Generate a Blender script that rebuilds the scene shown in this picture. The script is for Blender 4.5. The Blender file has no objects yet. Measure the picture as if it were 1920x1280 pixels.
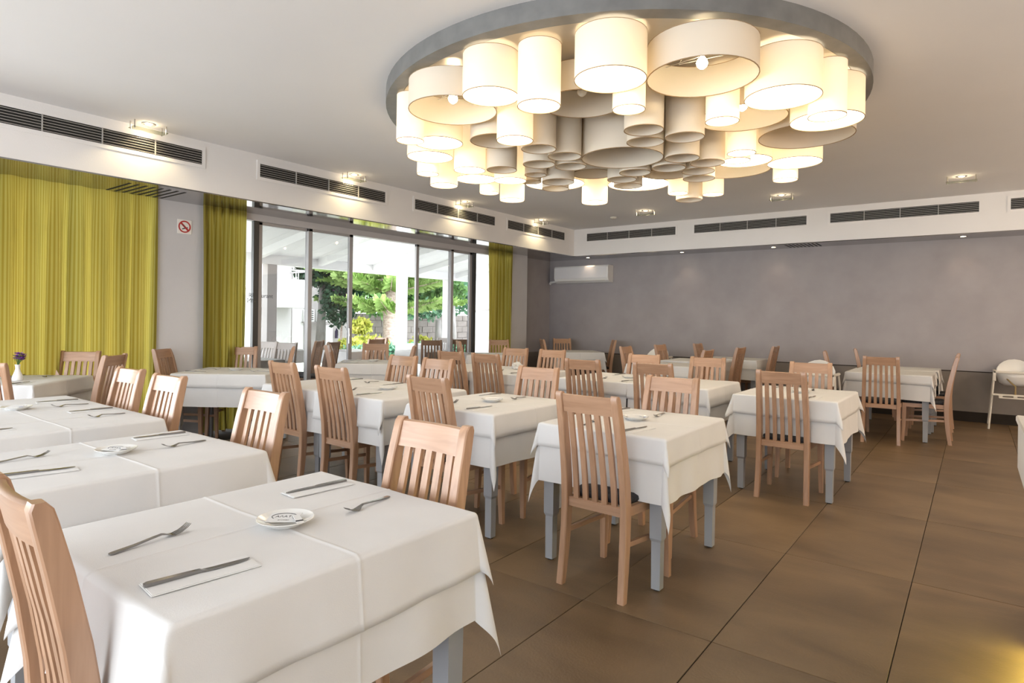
import bpy, bmesh, math, random
from mathutils import Vector, Matrix
from math import sin, cos, pi, hypot, atan2, radians, sqrt, exp
random.seed(7)
SC = bpy.context.scene
COL = SC.collection

# ------------------------------------------------------------------ camera
H = 1.35
F_PX, YAW, PITCH, ROLL = 1152.292, 0.646536, -9.4e-4, 0.013995
cy_, sy_, cp_, sp_, cr_, sr_ = cos(YAW), sin(YAW), cos(PITCH), sin(PITCH), cos(ROLL), sin(ROLL)
Fw = Vector((-sy_*cp_, cy_*cp_, sp_)); R0 = Vector((cy_, sy_, 0)); U0 = R0.cross(Fw)
Rt = cr_*R0 + sr_*U0; Up = -sr_*R0 + cr_*U0
cam_d = bpy.data.cameras.new('camera'); cam = bpy.data.objects.new('camera', cam_d); COL.objects.link(cam)
cam.matrix_world = Matrix(((Rt.x, Up.x, -Fw.x, 0), (Rt.y, Up.y, -Fw.y, 0), (Rt.z, Up.z, -Fw.z, H), (0, 0, 0, 1)))
cam_d.sensor_fit = 'HORIZONTAL'; cam_d.sensor_width = 36.0; cam_d.lens = 36.0*F_PX/1920
cam_d.shift_y = -40/1920; cam_d.clip_start = 0.05; cam_d.clip_end = 200
SC.camera = cam

# ------------------------------------------------------------------ world, lights, exposure
w = bpy.data.worlds.new('overcast_sky'); SC.world = w; w.use_nodes = True
bg = w.node_tree.nodes['Background']; bg.inputs[0].default_value = (0.90, 0.95, 1.0, 1); bg.inputs[1].default_value = 8.0
SC.view_settings.view_transform = 'Standard'; SC.view_settings.look = 'None'
SC.view_settings.gamma = 1; SC.view_settings.exposure = 0.36; SC.view_settings.use_curve_mapping = False
try:
    SC.cycles.use_denoising = True
    SC.cycles.max_bounces = 9; SC.cycles.diffuse_bounces = 4; SC.cycles.glossy_bounces = 3
    SC.cycles.transmission_bounces = 6; SC.cycles.transparent_max_bounces = 12
    SC.cycles.sample_clamp_indirect = 6.0; SC.cycles.caustics_reflective = False; SC.cycles.caustics_refractive = False
except Exception:
    pass

def area_light(name, loc, rot, sx, sy, power, color, portal=False, spread=None):
    d = bpy.data.lights.new(name, 'AREA'); d.shape = 'RECTANGLE'; d.size = sx; d.size_y = sy
    d.energy = power; d.color = color
    if spread: d.spread = spread
    if portal: d.cycles.is_portal = True
    o = bpy.data.objects.new(name, d); o.location = loc; o.rotation_euler = rot; COL.objects.link(o)
    return o
# daylight of the uncurtained windows beyond the frame (left wall near the camera, rear wall)
area_light('left_portal', (-7.10, -0.72, 1.35), (0, radians(-90), 0), 2.5, 3.0, 1, (1, 1, 1), portal=True)
area_light('rear_portal', (-2.9, -3.99, 1.45), (radians(90), 0, 0), 9.0, 2.2, 1, (1, 1, 1), portal=True)
area_light('window_portal', (-7.0, 6.25, 1.25), (0, radians(-90), 0), 2.5, 4.7, 1, (1, 1, 1), portal=True)

# warm pendant lamps in the part of the room to the right of the frame
for px_, py_, pw in ((3.0, 1.2, 15), (3.1, 5.2, 115), (3.1, 9.0, 75)):
    d_ = bpy.data.lights.new('pendant_lamp_light', 'POINT'); d_.energy = pw; d_.color = (1.0, 0.80, 0.58); d_.shadow_soft_size = 0.30
    o_ = bpy.data.objects.new('pendant_lamp_light', d_); o_.location = (px_, py_, 2.25); COL.objects.link(o_)

# ------------------------------------------------------------------ materials
def mat(name, color=(0.8, 0.8, 0.8), rough=0.6, metal=0.0, spec=0.5, emit=None, estr=0.0, coat=0.0):
    m = bpy.data.materials.new(name); m.use_nodes = True
    b = m.node_tree.nodes['Principled BSDF']
    b.inputs['Base Color'].default_value = (*color, 1); b.inputs['Roughness'].default_value = rough
    b.inputs['Metallic'].default_value = metal; b.inputs['Specular IOR Level'].default_value = spec
    b.inputs['Coat Weight'].default_value = coat; b.inputs['Coat Roughness'].default_value = 0.15
    if emit:
        b.inputs['Emission Color'].default_value = (*emit, 1); b.inputs['Emission Strength'].default_value = estr
    return m
def nodes(m): return m.node_tree.nodes, m.node_tree.links, m.node_tree.nodes['Principled BSDF']
def noisy(m, c1, c2, scale=(5, 5, 5), detail=4, coords='Object', bump=0.0, bscale=None, rnd=0.0, dist=0.0, lo=0.3, hi=0.7):
    n, l, b = nodes(m)
    tc = n.new('ShaderNodeTexCoord'); mp = n.new('ShaderNodeMapping'); mp.inputs['Scale'].default_value = scale
    l.new(tc.outputs[coords], mp.inputs['Vector'])
    vec = mp.outputs[0]
    if rnd:
        oi = n.new('ShaderNodeObjectInfo'); vm = n.new('ShaderNodeVectorMath'); vm.operation = 'ADD'
        mu = n.new('ShaderNodeMath'); mu.operation = 'MULTIPLY'; mu.inputs[1].default_value = 37.0
        l.new(oi.outputs['Random'], mu.inputs[0]); l.new(mp.outputs[0], vm.inputs[0]); l.new(mu.outputs[0], vm.inputs[1]); vec = vm.outputs[0]
    t = n.new('ShaderNodeTexNoise'); t.inputs['Scale'].default_value = 1.0; t.inputs['Detail'].default_value = detail
    t.inputs['Distortion'].default_value = dist
    l.new(vec, t.inputs['Vector'])
    r = n.new('ShaderNodeValToRGB'); r.color_ramp.elements[0].color = (*c1, 1); r.color_ramp.elements[1].color = (*c2, 1)
    r.color_ramp.elements[0].position = lo; r.color_ramp.elements[1].position = hi
    l.new(t.outputs['Fac'], r.inputs[0])
    out = r.outputs[0]
    if rnd:
        hs = n.new('ShaderNodeHueSaturation'); ma = n.new('ShaderNodeMapRange')
        ma.inputs['To Min'].default_value = 1-rnd; ma.inputs['To Max'].default_value = 1+rnd
        l.new(oi.outputs['Random'], ma.inputs[0]); l.new(ma.outputs[0], hs.inputs['Value']); l.new(out, hs.inputs['Color']); out = hs.outputs[0]
    l.new(out, b.inputs['Base Color'])
    if bump:
        t2 = n.new('ShaderNodeTexNoise'); t2.inputs['Scale'].default_value = bscale or 200; t2.inputs['Detail'].default_value = 2
        l.new(tc.outputs[coords], t2.inputs['Vector'])
        bp = n.new('ShaderNodeBump'); bp.inputs['Strength'].default_value = bump; bp.inputs['Distance'].default_value = 0.01
        l.new(t2.outputs['Fac'], bp.inputs['Height']); l.new(bp.outputs[0], b.inputs['Normal'])
    return m

W1, W2 = (0.34, 0.193, 0.115), (0.45, 0.272, 0.170)
wood_v = noisy(mat('beech_upright', rough=0.36, coat=0.18), W1, W2, (45, 45, 2.5), 5, rnd=0.08, dist=0.6)
wood_h = noisy(mat('beech_rail', rough=0.36, coat=0.18), W1, W2, (2.5, 45, 45), 5, rnd=0.08, dist=0.6)
wood_y = noisy(mat('beech_side', rough=0.35, coat=0.2), W1, W2, (45, 2.5, 45), 5, rnd=0.08, dist=0.6)
fabric = noisy(mat('charcoal_upholstery', rough=0.9, spec=0.2), (0.025, 0.025, 0.03), (0.06, 0.06, 0.065), (60, 60, 60), 3, bump=0.2, bscale=400)
linen = noisy(mat('white_linen', rough=0.85, spec=0.2), (0.645, 0.64, 0.635), (0.675, 0.67, 0.665), (6, 6, 6), 3, bump=0.06, bscale=350)
grey_paint = mat('grey_painted_wood', (0.30, 0.31, 0.33), 0.5)
steel = mat('cutlery_steel', (0.30, 0.29, 0.285), 0.2, 1.0)
china = mat('white_china', (0.80, 0.80, 0.78), 0.15, coat=0.5)
paper = mat('paper_napkin', (0.69, 0.69, 0.685), 0.9, spec=0.1)
ink = mat('black_print', (0.03, 0.03, 0.035), 0.7)
blue_ink = mat('blue_print', (0.05, 0.08, 0.25), 0.6)
plaster = noisy(mat('white_plaster', rough=0.9, spec=0.2), (0.76, 0.74, 0.725), (0.80, 0.78, 0.765), (1.2, 1.2, 1.2), 3, bump=0.08, bscale=120)
ceil_m = noisy(mat('ceiling_paint', rough=0.95, spec=0.1), (0.83, 0.825, 0.83), (0.86, 0.855, 0.86), (0.8, 0.8, 0.8), 3, bump=0.05, bscale=120)
column_m = noisy(mat('column_plaster', rough=0.9, spec=0.2), (0.56, 0.55, 0.56), (0.60, 0.59, 0.60), (2, 2, 2), 3, bump=0.15, bscale=150)
grey_wall = noisy(mat('grey_wallpaper', rough=0.8, spec=0.25), (0.33, 0.305, 0.31), (0.37, 0.345, 0.35), (3, 3, 3), 3, bump=0.2, bscale=220)
dado_m = noisy(mat('grey_brown_dado', rough=0.7, spec=0.3), (0.20, 0.175, 0.155), (0.23, 0.20, 0.18), (3, 3, 3), 3, bump=0.15, bscale=220)
dark_trim = mat('dark_trim', (0.03, 0.024, 0.02), 0.85, spec=0.15)
tile_m = noisy(mat('brown_stone_tile', rough=0.42, spec=0.45), (0.100, 0.064, 0.034), (0.212, 0.140, 0.076), (1.6, 3.2, 2), 7, rnd=0.10, bump=0.1, bscale=90, dist=0.4, lo=0.25, hi=0.75)
grout = mat('dark_grout', (0.03, 0.022, 0.016), 0.9)
soffit_m = mat('glossy_soffit_panel', (0.36, 0.35, 0.35), 0.06, 0.9)
slot_m = mat('black_slot', (0.01, 0.01, 0.01), 0.8)
vent_dark = mat('vent_dark', (0.012, 0.011, 0.010), 0.8)
vent_slat = mat('vent_slat_metal', (0.42, 0.40, 0.38), 0.5, 0.2)
alu = mat('grey_aluminium_frame', (0.40, 0.385, 0.385), 0.45, 0.2)
alu_dark = mat('dark_aluminium_frame', (0.045, 0.045, 0.045), 0.4, 0.2)
chrome = mat('chrome', (0.55, 0.53, 0.5), 0.25, 1.0)
lamp_metal = noisy(mat('brushed_grey_metal', rough=0.5, metal=0.3), (0.17, 0.17, 0.17), (0.22, 0.22, 0.215), (8, 8, 8), 4)
lamp_plate = noisy(mat('lamp_plate_metal', rough=0.35, metal=0.5), (0.42, 0.38, 0.32), (0.50, 0.46, 0.40), (3, 3, 3), 4)
plastic_w = mat('white_plastic', (0.78, 0.77, 0.75), 0.3)
cream_pl = mat('cream_plastic', (0.66, 0.62, 0.55), 0.4)
strap_m = mat('tan_strap', (0.30, 0.22, 0.10), 0.8)
counter_m = noisy(mat('counter_laminate', rough=0.5), (0.60, 0.57, 0.54), (0.66, 0.63, 0.60), (4, 4, 4), 3)
WARM = (1.0, 0.83, 0.59)
glare_wood = mat('glare_paled_wood', (0.62, 0.56, 0.53), 0.6)  # chair beech with the bright glass reflections put into its colour
shade_off = bpy.data.materials.new('cream_lampshade_fabric'); shade_off.use_nodes = True
def shade_material(m, glow):
    n, l, b = nodes(m)
    b.inputs['Base Color'].default_value = (0.92, 0.86, 0.76, 1); b.inputs['Roughness'].default_value = 0.9
    b.inputs['Specular IOR Level'].default_value = 0.1
    tr = n.new('ShaderNodeBsdfTranslucent'); tr.inputs[0].default_value = (0.90, 0.82, 0.68, 1)
    mx = n.new('ShaderNodeMixShader'); mx.inputs[0].default_value = 0.35
    tc = n.new('ShaderNodeTexCoord'); wv = n.new('ShaderNodeTexNoise'); mp = n.new('ShaderNodeMapping'); mp.inputs['Scale'].default_value = (180, 180, 12)
    l.new(tc.outputs['Object'], mp.inputs[0]); l.new(mp.outputs[0], wv.inputs['Vector']); wv.inputs['Scale'].default_value = 1
    bp = n.new('ShaderNodeBump'); bp.inputs['Strength'].default_value = 0.08; bp.inputs['Distance'].default_value = 0.005
    l.new(wv.outputs[0], bp.inputs['Height']); l.new(bp.outputs[0], b.inputs['Normal'])
    l.new(b.outputs[0], mx.inputs[1]); l.new(tr.outputs[0], mx.inputs[2])
    l.new(mx.outputs[0], n['Material Output'].inputs[0])
    if glow:
        b.inputs['Emission Color'].default_value = (*WARM, 1); b.inputs['Emission Strength'].default_value = glow
shade_material(shade_off, 0)
shade_lit = bpy.data.materials.new('lit_lampshade_fabric'); shade_lit.use_nodes = True; shade_material(shade_lit, 0.30)
shade_big = bpy.data.materials.new('large_lit_lampshade_fabric'); shade_big.use_nodes = True; shade_material(shade_big, 0.10)
trim_ring = mat('shade_edge_binding', (0.40, 0.27, 0.14), 0.7)
diffuser_m = mat('lit_diffuser', (0.8, 0.8, 0.8), 0.6, emit=(1.0, 0.86, 0.64), estr=5.5)
bulb_lit = mat('lit_bulb', (1, 1, 1), 0.3, emit=(1.0, 0.78, 0.48), estr=60)
bulb_off = mat('frosted_bulb', (0.8, 0.78, 0.72), 0.3)
halogen = mat('lit_halogen', (1, 1, 1), 0.3, emit=(1.0, 0.80, 0.52), estr=14)
led_strip = mat('yellow_led_strip', (1, 1, 0.5), 0.5, emit=(1.0, 0.92, 0.22), estr=22)
glass = bpy.data.materials.new('tinted_glass'); glass.use_nodes = True
def glass_nodes(m, tint, g, rough=0.0):
    n, l = m.node_tree.nodes, m.node_tree.links
    n.remove(n['Principled BSDF'])
    t = n.new('ShaderNodeBsdfTransparent'); t.inputs[0].default_value = (*tint, 1)
    gl = n.new('ShaderNodeBsdfGlossy'); gl.inputs['Roughness'].default_value = rough
    mx = n.new('ShaderNodeMixShader'); mx.inputs[0].default_value = g
    l.new(t.outputs[0], mx.inputs[1]); l.new(gl.outputs[0], mx.inputs[2]); l.new(mx.outputs[0], n['Material Output'].inputs[0])
glass_nodes(glass, (0.78, 0.78, 0.78), 0.05)
lamp_glass = bpy.data.materials.new('frosted_lamp_glass'); lamp_glass.use_nodes = True; glass_nodes(lamp_glass, (0.80, 0.82, 0.74), 0.15, 0.3)
curtain_m = bpy.data.materials.new('mustard_curtain_fabric'); curtain_m.use_nodes = True
def curtain_nodes(m):
    n, l, b = nodes(m)
    tc = n.new('ShaderNodeTexCoord'); sp = n.new('ShaderNodeSeparateXYZ'); l.new(tc.outputs['UV'], sp.inputs[0])
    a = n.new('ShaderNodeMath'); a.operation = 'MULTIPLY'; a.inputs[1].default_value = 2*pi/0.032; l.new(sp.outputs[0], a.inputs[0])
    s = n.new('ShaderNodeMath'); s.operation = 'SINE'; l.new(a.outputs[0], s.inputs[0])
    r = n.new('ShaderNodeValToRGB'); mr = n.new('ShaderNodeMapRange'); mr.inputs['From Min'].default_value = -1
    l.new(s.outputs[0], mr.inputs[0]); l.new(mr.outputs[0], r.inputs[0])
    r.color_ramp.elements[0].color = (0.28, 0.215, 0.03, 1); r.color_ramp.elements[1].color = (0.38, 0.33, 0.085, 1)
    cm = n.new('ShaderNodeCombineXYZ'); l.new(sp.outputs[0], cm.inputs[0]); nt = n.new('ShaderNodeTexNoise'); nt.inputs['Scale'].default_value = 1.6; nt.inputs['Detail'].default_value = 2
    l.new(cm.outputs[0], nt.inputs['Vector']); r2 = n.new('ShaderNodeValToRGB'); r2.color_ramp.elements[0].color = (0.98, 0.88, 0.74, 1); r2.color_ramp.elements[1].color = (1.04, 1.08, 1.2, 1)  # broad tints along the width: backlit fold shading put into the cloth colour
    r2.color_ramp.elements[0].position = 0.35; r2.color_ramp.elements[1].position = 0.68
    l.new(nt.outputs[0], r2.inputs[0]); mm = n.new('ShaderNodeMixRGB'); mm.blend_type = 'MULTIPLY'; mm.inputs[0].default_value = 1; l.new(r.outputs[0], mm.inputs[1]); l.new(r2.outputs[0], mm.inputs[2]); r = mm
    l.new(r.outputs[0], b.inputs['Base Color']); b.inputs['Roughness'].default_value = 0.85; b.inputs['Specular IOR Level'].default_value = 0.15
    tr = n.new('ShaderNodeBsdfTranslucent'); l.new(r.outputs[0], tr.inputs[0])
    mx = n.new('ShaderNodeMixShader'); mx.inputs[0].default_value = 0.6
    l.new(b.outputs[0], mx.inputs[1]); l.new(tr.outputs[0], mx.inputs[2]); l.new(mx.outputs[0], n['Material Output'].inputs[0])
curtain_nodes(curtain_m)
# outdoors
ext_white = mat('exterior_white', (0.80, 0.80, 0.79), 0.8)
ext_grey = noisy(mat('exterior_grey_render', rough=0.9), (0.34, 0.32, 0.31), (0.40, 0.38, 0.37), (2, 2, 2), 4)
ext_wall = noisy(mat('garden_wall_stone', rough=0.9), (0.15, 0.13, 0.12), (0.24, 0.21, 0.20), (2, 2, 2), 5)
ext_floor = noisy(mat('terrace_concrete', rough=0.8), (0.50, 0.49, 0.47), (0.58, 0.57, 0.55), (2, 2, 2), 4)
ext_soil = noisy(mat('garden_ground', rough=0.95), (0.42, 0.44, 0.34), (0.58, 0.58, 0.50), (1, 1, 1), 4)
bark = noisy(mat('palm_bark', rough=0.9), (0.34, 0.25, 0.21), (0.60, 0.50, 0.44), (9, 9, 16), 4)
bark_grey = noisy(mat('grey_bark', rough=0.9), (0.20, 0.19, 0.18), (0.34, 0.32, 0.31), (6, 6, 2), 4)
def leafmat(name, c1, c2):
    m = noisy(mat(name, rough=0.6), c1, c2, (1.5, 1.5, 1.5), 4)
    n, l, b = nodes(m); tr = n.new('ShaderNodeBsdfTranslucent'); mx = n.new('ShaderNodeMixShader'); mx.inputs[0].default_value = 0.35
    src = b.inputs['Base Color'].links[0].from_socket; l.new(src, tr.inputs[0])
    l.new(b.outputs[0], mx.inputs[1]); l.new(tr.outputs[0], mx.inputs[2]); l.new(mx.outputs[0], n['Material Output'].inputs[0]); return m
leaf_pine = leafmat('pine_needles', (0.17, 0.30, 0.06), (0.40, 0.54, 0.18))
leaf_dark = leafmat('dark_leaves', (0.015, 0.05, 0.03), (0.06, 0.14, 0.07))
leaf_yel = leafmat('yellow_green_leaves', (0.30, 0.36, 0.05), (0.50, 0.46, 0.10))
leaf_teal = leafmat('hedge_leaves', (0.06, 0.20, 0.12), (0.20, 0.36, 0.22))
leaf_grn = leafmat('green_leaves', (0.05, 0.14, 0.04), (0.16, 0.30, 0.08))
purple = mat('purple_petals', (0.22, 0.05, 0.42), 0.6)
white_gloss = mat('white_glazed_ceramic', (0.80, 0.80, 0.79), 0.15, coat=0.4)
sign_red = mat('sign_red', (0.45, 0.02, 0.02), 0.5); sign_white = mat('sign_white', (0.80, 0.77, 0.74), 0.4)

# ------------------------------------------------------------------ mesh helpers
def tag(o, label=None, cat=None, group=None, kind=None):
    if label: o['label'] = label
    if cat: o['category'] = cat
    if group: o['group'] = group
    if kind: o['kind'] = kind
    return o
def link(name, me, parent=None, loc=(0, 0, 0), rot=(0, 0, 0)):
    o = bpy.data.objects.new(name, me); COL.objects.link(o); o.location = loc; o.rotation_euler = rot
    if parent: o.parent = parent
    return o
def empty(name, loc, rz=0.0):
    o = bpy.data.objects.new(name, None); COL.objects.link(o); o.location = loc; o.rotation_euler = (0, 0, rz); o.empty_display_size = 0.1
    return o
def mesh_of(bm, name, m, smooth=False, angle=None):
    me = bpy.data.meshes.new(name); bmesh.ops.recalc_face_normals(bm, faces=bm.faces); bm.to_mesh(me); bm.free()
    if m: me.materials.append(m)
    if smooth:
        for p in me.polygons: p.use_smooth = True
        if angle:
            try: me.set_sharp_from_angle(angle=radians(angle))
            except Exception: pass
    return me
def raw(name, vs, fs, m, smooth=False, uv=None):
    me = bpy.data.meshes.new(name); me.from_pydata(vs, [], fs); me.materials.append(m)
    if smooth: me.polygons.foreach_set('use_smooth', [True]*len(fs))
    if uv:
        l = me.uv_layers.new(name='UVMap')
        for lp in me.loops: l.data[lp.index].uv = uv[lp.vertex_index]
    me.update(); return me
def add_box(bm, x0, x1, y0, y1, z0, z1, bev=0.0, seg=1):
    vs = [bm.verts.new((x, y, z)) for z in (z0, z1) for y in (y0, y1) for x in (x0, x1)]
    fs = [(0, 1, 3, 2), (4, 6, 7, 5), (0, 4, 5, 1), (2, 3, 7, 6), (0, 2, 6, 4), (1, 5, 7, 3)]
    nf = [bm.faces.new([vs[i] for i in f]) for f in fs]
    if bev:
        es = list({e for f in nf for e in f.edges})
        bmesh.ops.bevel(bm, geom=es, offset=bev, segments=seg, affect='EDGES', profile=0.6)
def box_me(name, m, x0, x1, y0, y1, z0, z1, bev=0.0, seg=1):
    bm = bmesh.new(); add_box(bm, x0, x1, y0, y1, z0, z1, bev, seg); return mesh_of(bm, name, m, bev > 0, 40)
def box(name, m, x0, x1, y0, y1, z0, z1, bev=0.0, parent=None, seg=1):
    return link(name, box_me(name, m, x0, x1, y0, y1, z0, z1, bev, seg), parent)
def add_loft(bm, secs, cap=True):
    rings = [[bm.verts.new(p) for p in s] for s in secs]
    n = len(rings[0])
    for a, b in zip(rings, rings[1:]):
        for i in range(n): bm.faces.new((a[i], a[(i+1) % n], b[(i+1) % n], b[i]))
    if cap: bm.faces.new(rings[0][::-1]); bm.faces.new(rings[-1])
def circ(cx, cy, z, r, n=16): return [(cx+r*cos(2*pi*i/n), cy+r*sin(2*pi*i/n), z) for i in range(n)]
def add_tube(bm, pts, r, n=8, cap=True):
    secs = []; pts = [Vector(p) for p in pts]
    rr = r if isinstance(r, (list, tuple)) else [r]*len(pts)
    for i, p in enumerate(pts):
        t = (pts[min(i+1, len(pts)-1)]-pts[max(i-1, 0)]).normalized()
        a = Vector((0, 0, 1)) if abs(t.z) < 0.95 else Vector((1, 0, 0))
        u = t.cross(a).normalized(); v = t.cross(u)
        secs.append([tuple(p+rr[i]*(cos(2*pi*k/n)*u+sin(2*pi*k/n)*v)) for k in range(n)])
    add_loft(bm, secs, cap)
def tube(name, m, pts, r, n=8, parent=None):
    bm = bmesh.new(); add_tube(bm, pts, r, n); return link(name, mesh_of(bm, name, m, True, 50), parent)
def lathe_me(name, m, prof, n=24, closed=False):
    vs, fs = [], []
    for r, z in prof: vs += [(r*cos(2*pi*i/n), r*sin(2*pi*i/n), z) for i in range(n)]
    k = len(prof)
    for a in range(k-1 if not closed else k):
        b = (a+1) % k
        for i in range(n): fs.append((a*n+i, a*n+(i+1) % n, b*n+(i+1) % n, b*n+i))
    if not closed:
        if prof[0][0] > 1e-5: fs.append(tuple(range(n))[::-1])
        if prof[-1][0] > 1e-5: fs.append(tuple((k-1)*n+i for i in range(n)))
    me = raw(name, vs, fs, m, True)
    try: me.set_sharp_from_angle(angle=radians(38))
    except Exception: pass
    return me
def struct(name, m, *b, parent=None):
    o = box(name, m, *b, parent=parent)
    if not parent: o['kind'] = 'structure'
    return o
def copy_tree(o, parent=None):
    c = o.copy(); COL.objects.link(c)
    if parent: c.parent = parent
    for ch in KIDS.get(o.name, list(o.children)): copy_tree(ch, c)
    return c
KIDS = {}
def text_mesh(txt, size, m, name='lettering'):
    cu = bpy.data.curves.new(name, 'FONT'); cu.body = txt; cu.size = size; cu.align_x = 'CENTER'; cu.align_y = 'CENTER'; cu.extrude = 0.0002
    to = bpy.data.objects.new(name, cu); COL.objects.link(to)
    dg = bpy.context.evaluated_depsgraph_get(); me = bpy.data.meshes.new_from_object(to.evaluated_get(dg))
    bpy.data.objects.remove(to); me.materials.clear(); me.materials.append(m); me.name = name
    return me

# ------------------------------------------------------------------ room shell
CEIL, SOF = 3.113, 2.602
LW, BW = -7.03, 10.85            # curtain plane of the left wall, back wall
LBF, BBF = -6.27, 10.28          # bulkhead faces
XR, YN = 4.0, -4.0
fl = struct('floor', grout, -7.6, XR, YN, BW+0.1, -0.12, -0.006)
tw, tl = 0.624, 1.264
tile_me = box_me('tile', tile_m, -tw/2+0.002, tw/2-0.002, -tl/2+0.002, tl/2-0.002, -0.005, 0.0, 0.0015)
for i in range(-12, 7):
    for j in range(-5, 7):
        xc = -0.2525+(i+0.5)*tw; yc = 2.592+(j+0.5)*tl
        if xc-tw/2 < -7.03 or xc+tw/2 > XR or yc+tl/2 > BW+0.6 or yc-tl/2 < YN: continue
        if yc+tl/2 > BW:
            y1 = BW-(yc)-0.002
            o = link('tile', box_me('tile', tile_m, -tw/2+0.002, tw/2-0.002, -tl/2+0.002, y1, -0.005, 0.0, 0.0015), fl, (xc, yc, 0))
        else:
            o = link('tile', tile_me, fl, (xc, yc, 0.0008*random.random()))
struct('ceiling', ceil_m, -7.6, XR, YN, BW+0.2, CEIL, CEIL+0.15)
struct('wall_back', grey_wall, -7.4, XR, BW, BW+0.2, 0, CEIL)
struct('trim_1', dado_m, -7.2, XR, BW-0.012, BW, 0.14, 0.70)                 # dado panel
struct('trim_2', dark_trim, -7.2, XR, BW-0.016, BW, 0.70, 0.712)             # shadow rail
struct('baseboard_back', dark_trim, -7.2, XR, BW-0.02, BW, 0, 0.14)
struct('wall_right', plaster, XR, XR+0.2, YN, BW+0.2, 0, CEIL)
# left wall: piers and window reveals
struct('wall_left', grey_wall, -7.45, -7.2, 9.72, BW, 0, CEIL)
struct('trim_3', dado_m, -7.2, -7.188, 9.72, BW, 0.0, 0.70)
col1 = struct('wall_left_pier', column_m, -7.40, -7.0, 2.93, 3.50, 0, SOF); col1.name = 'wall_pier_near'
col2 = struct('wall_pier_far', column_m, -7.40, -6.98, 9.14, 9.72, 0, SOF)
struct('wall_left_low', plaster, -7.40, -7.12, 0.75, 0.95, 0, SOF)
struct('wall_left_rear', plaster, -7.40, -7.12, YN, -2.2, 0, SOF)
struct('lintel_left', plaster, -7.40, -7.12, YN, 9.2, SOF, CEIL)
# rear wall (behind the camera) with its wide window opening
struct('wall_rear', plaster, -7.4, XR, YN-0.2, YN, 0, 0.35)
struct('wall_rear_top', plaster, -7.4, XR, YN-0.2, YN, 2.55, CEIL)
struct('wall_rear_side', plaster, 1.6, XR, YN-0.2, YN, 0.35, 2.55)
# bulkheads with glossy soffits
struct('bulkhead_left', plaster, -7.12, LBF, YN, BBF, SOF, CEIL)
struct('bulkhead_back', plaster, -7.12, XR, BBF, BW, SOF, CEIL)
struct('soffit_left', soffit_m, -7.2, LBF+0.003, YN, BBF+0.003, SOF-0.012, SOF)
struct('soffit_back', soffit_m, -7.2, XR, BBF-0.003, BW, SOF-0.012, SOF-0.0005)
def slot_vent(name, xs, ys, n, along_y, label):
    r = empty(name, (xs[0], ys[0], SOF-0.0125)); tag(r, label, 'vent')
    L = (ys[1]-ys[0]) if along_y else (xs[1]-xs[0])
    for k in range(n):
        t = (k+0.5)/n*L
        if along_y: box('slot', slot_m, 0, xs[1]-xs[0], t-0.012, t+0.012, -0.001, 0.001, parent=r)
        else: box('slot', slot_m, t-0.012, t+0.012, 0, ys[1]-ys[0], -0.001, 0.001, parent=r)
slot_vent('soffit_vent', (-6.95, -6.4), (2.42, 3.0), 8, True, 'slotted black vent in the dark soffit above the long green curtain')
slot_vent('soffit_vent', (-2.45, -1.95), (10.35, 10.75), 9, False, 'slotted black vent in the soffit above the grey back wall')

# ------------------------------------------------------------------ air vents in the bulkheads
def air_vent(a0, a1, along_y, label):
    L = a1-a0; z0, z1 = 2.872, 3.014
    r = empty('air_vent', (LBF, a0, 0) if along_y else (a0, BBF, 0), radians(90) if along_y else 0)
    # local: x along the vent, -y out of the wall (into the room)
    tag(r, label, 'vent', 'air vents along the bulkheads')
    s = -1.0
    box('backing', vent_dark, 0, L, s*0.003, s*0.0005, z0, z1, parent=r)
    bm = bmesh.new(); fw = 0.035
    add_box(bm, -fw, L+fw, s*0.008, 0, z1, z1+fw); add_box(bm, -fw, L+fw, s*0.008, 0, z0-fw, z0)
    add_box(bm, -fw, 0, s*0.008, 0, z0, z1); add_box(bm, L, L+fw, s*0.008, 0, z0, z1)
    link('frame', mesh_of(bm, 'frame', plaster), r)
    n = 6
    bm = bmesh.new(); add_box(bm, 0, L, s*0.012, s*0.004, -0.0022, 0.0022); sl = mesh_of(bm, 'slat', vent_slat)
    for k in range(n):
        o = link('slat', sl, r, (0, 0, z0+(k+0.5)/n*(z1-z0))); o.rotation_euler = (radians(12), 0, 0)
    for k in (1, 2, 3): box('divider', vent_slat, k*L/4-0.004, k*L/4+0.004, s*0.018, s*0.003, z0, z1, parent=r)
for y0, y1, d in ((1.28, 3.06, 'white framed louvred air vent above the long green curtain, leftmost of all'), (3.69, 5.475, 'white framed louvred air vent above the left half of the glass doors'),
                  (6.015, 7.80, 'white framed louvred air vent above the right half of the glass doors'), (8.15, 9.92, 'white framed louvred air vent on the left bulkhead nearest the room corner')):
    air_vent(y0, y1, True, d)
for x0, x1, d in ((-5.98, -4.205, 'louvred air vent on the back bulkhead nearest the room corner'), (-3.87, -2.10, 'louvred air vent second from the corner on the back bulkhead'),
                  (-1.77, 0.017, 'louvred air vent third from the corner on the back bulkhead'), (0.345, 2.1, 'louvred air vent cut off by the right edge of the photo')):
    air_vent(x0, x1, False, d)

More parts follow.
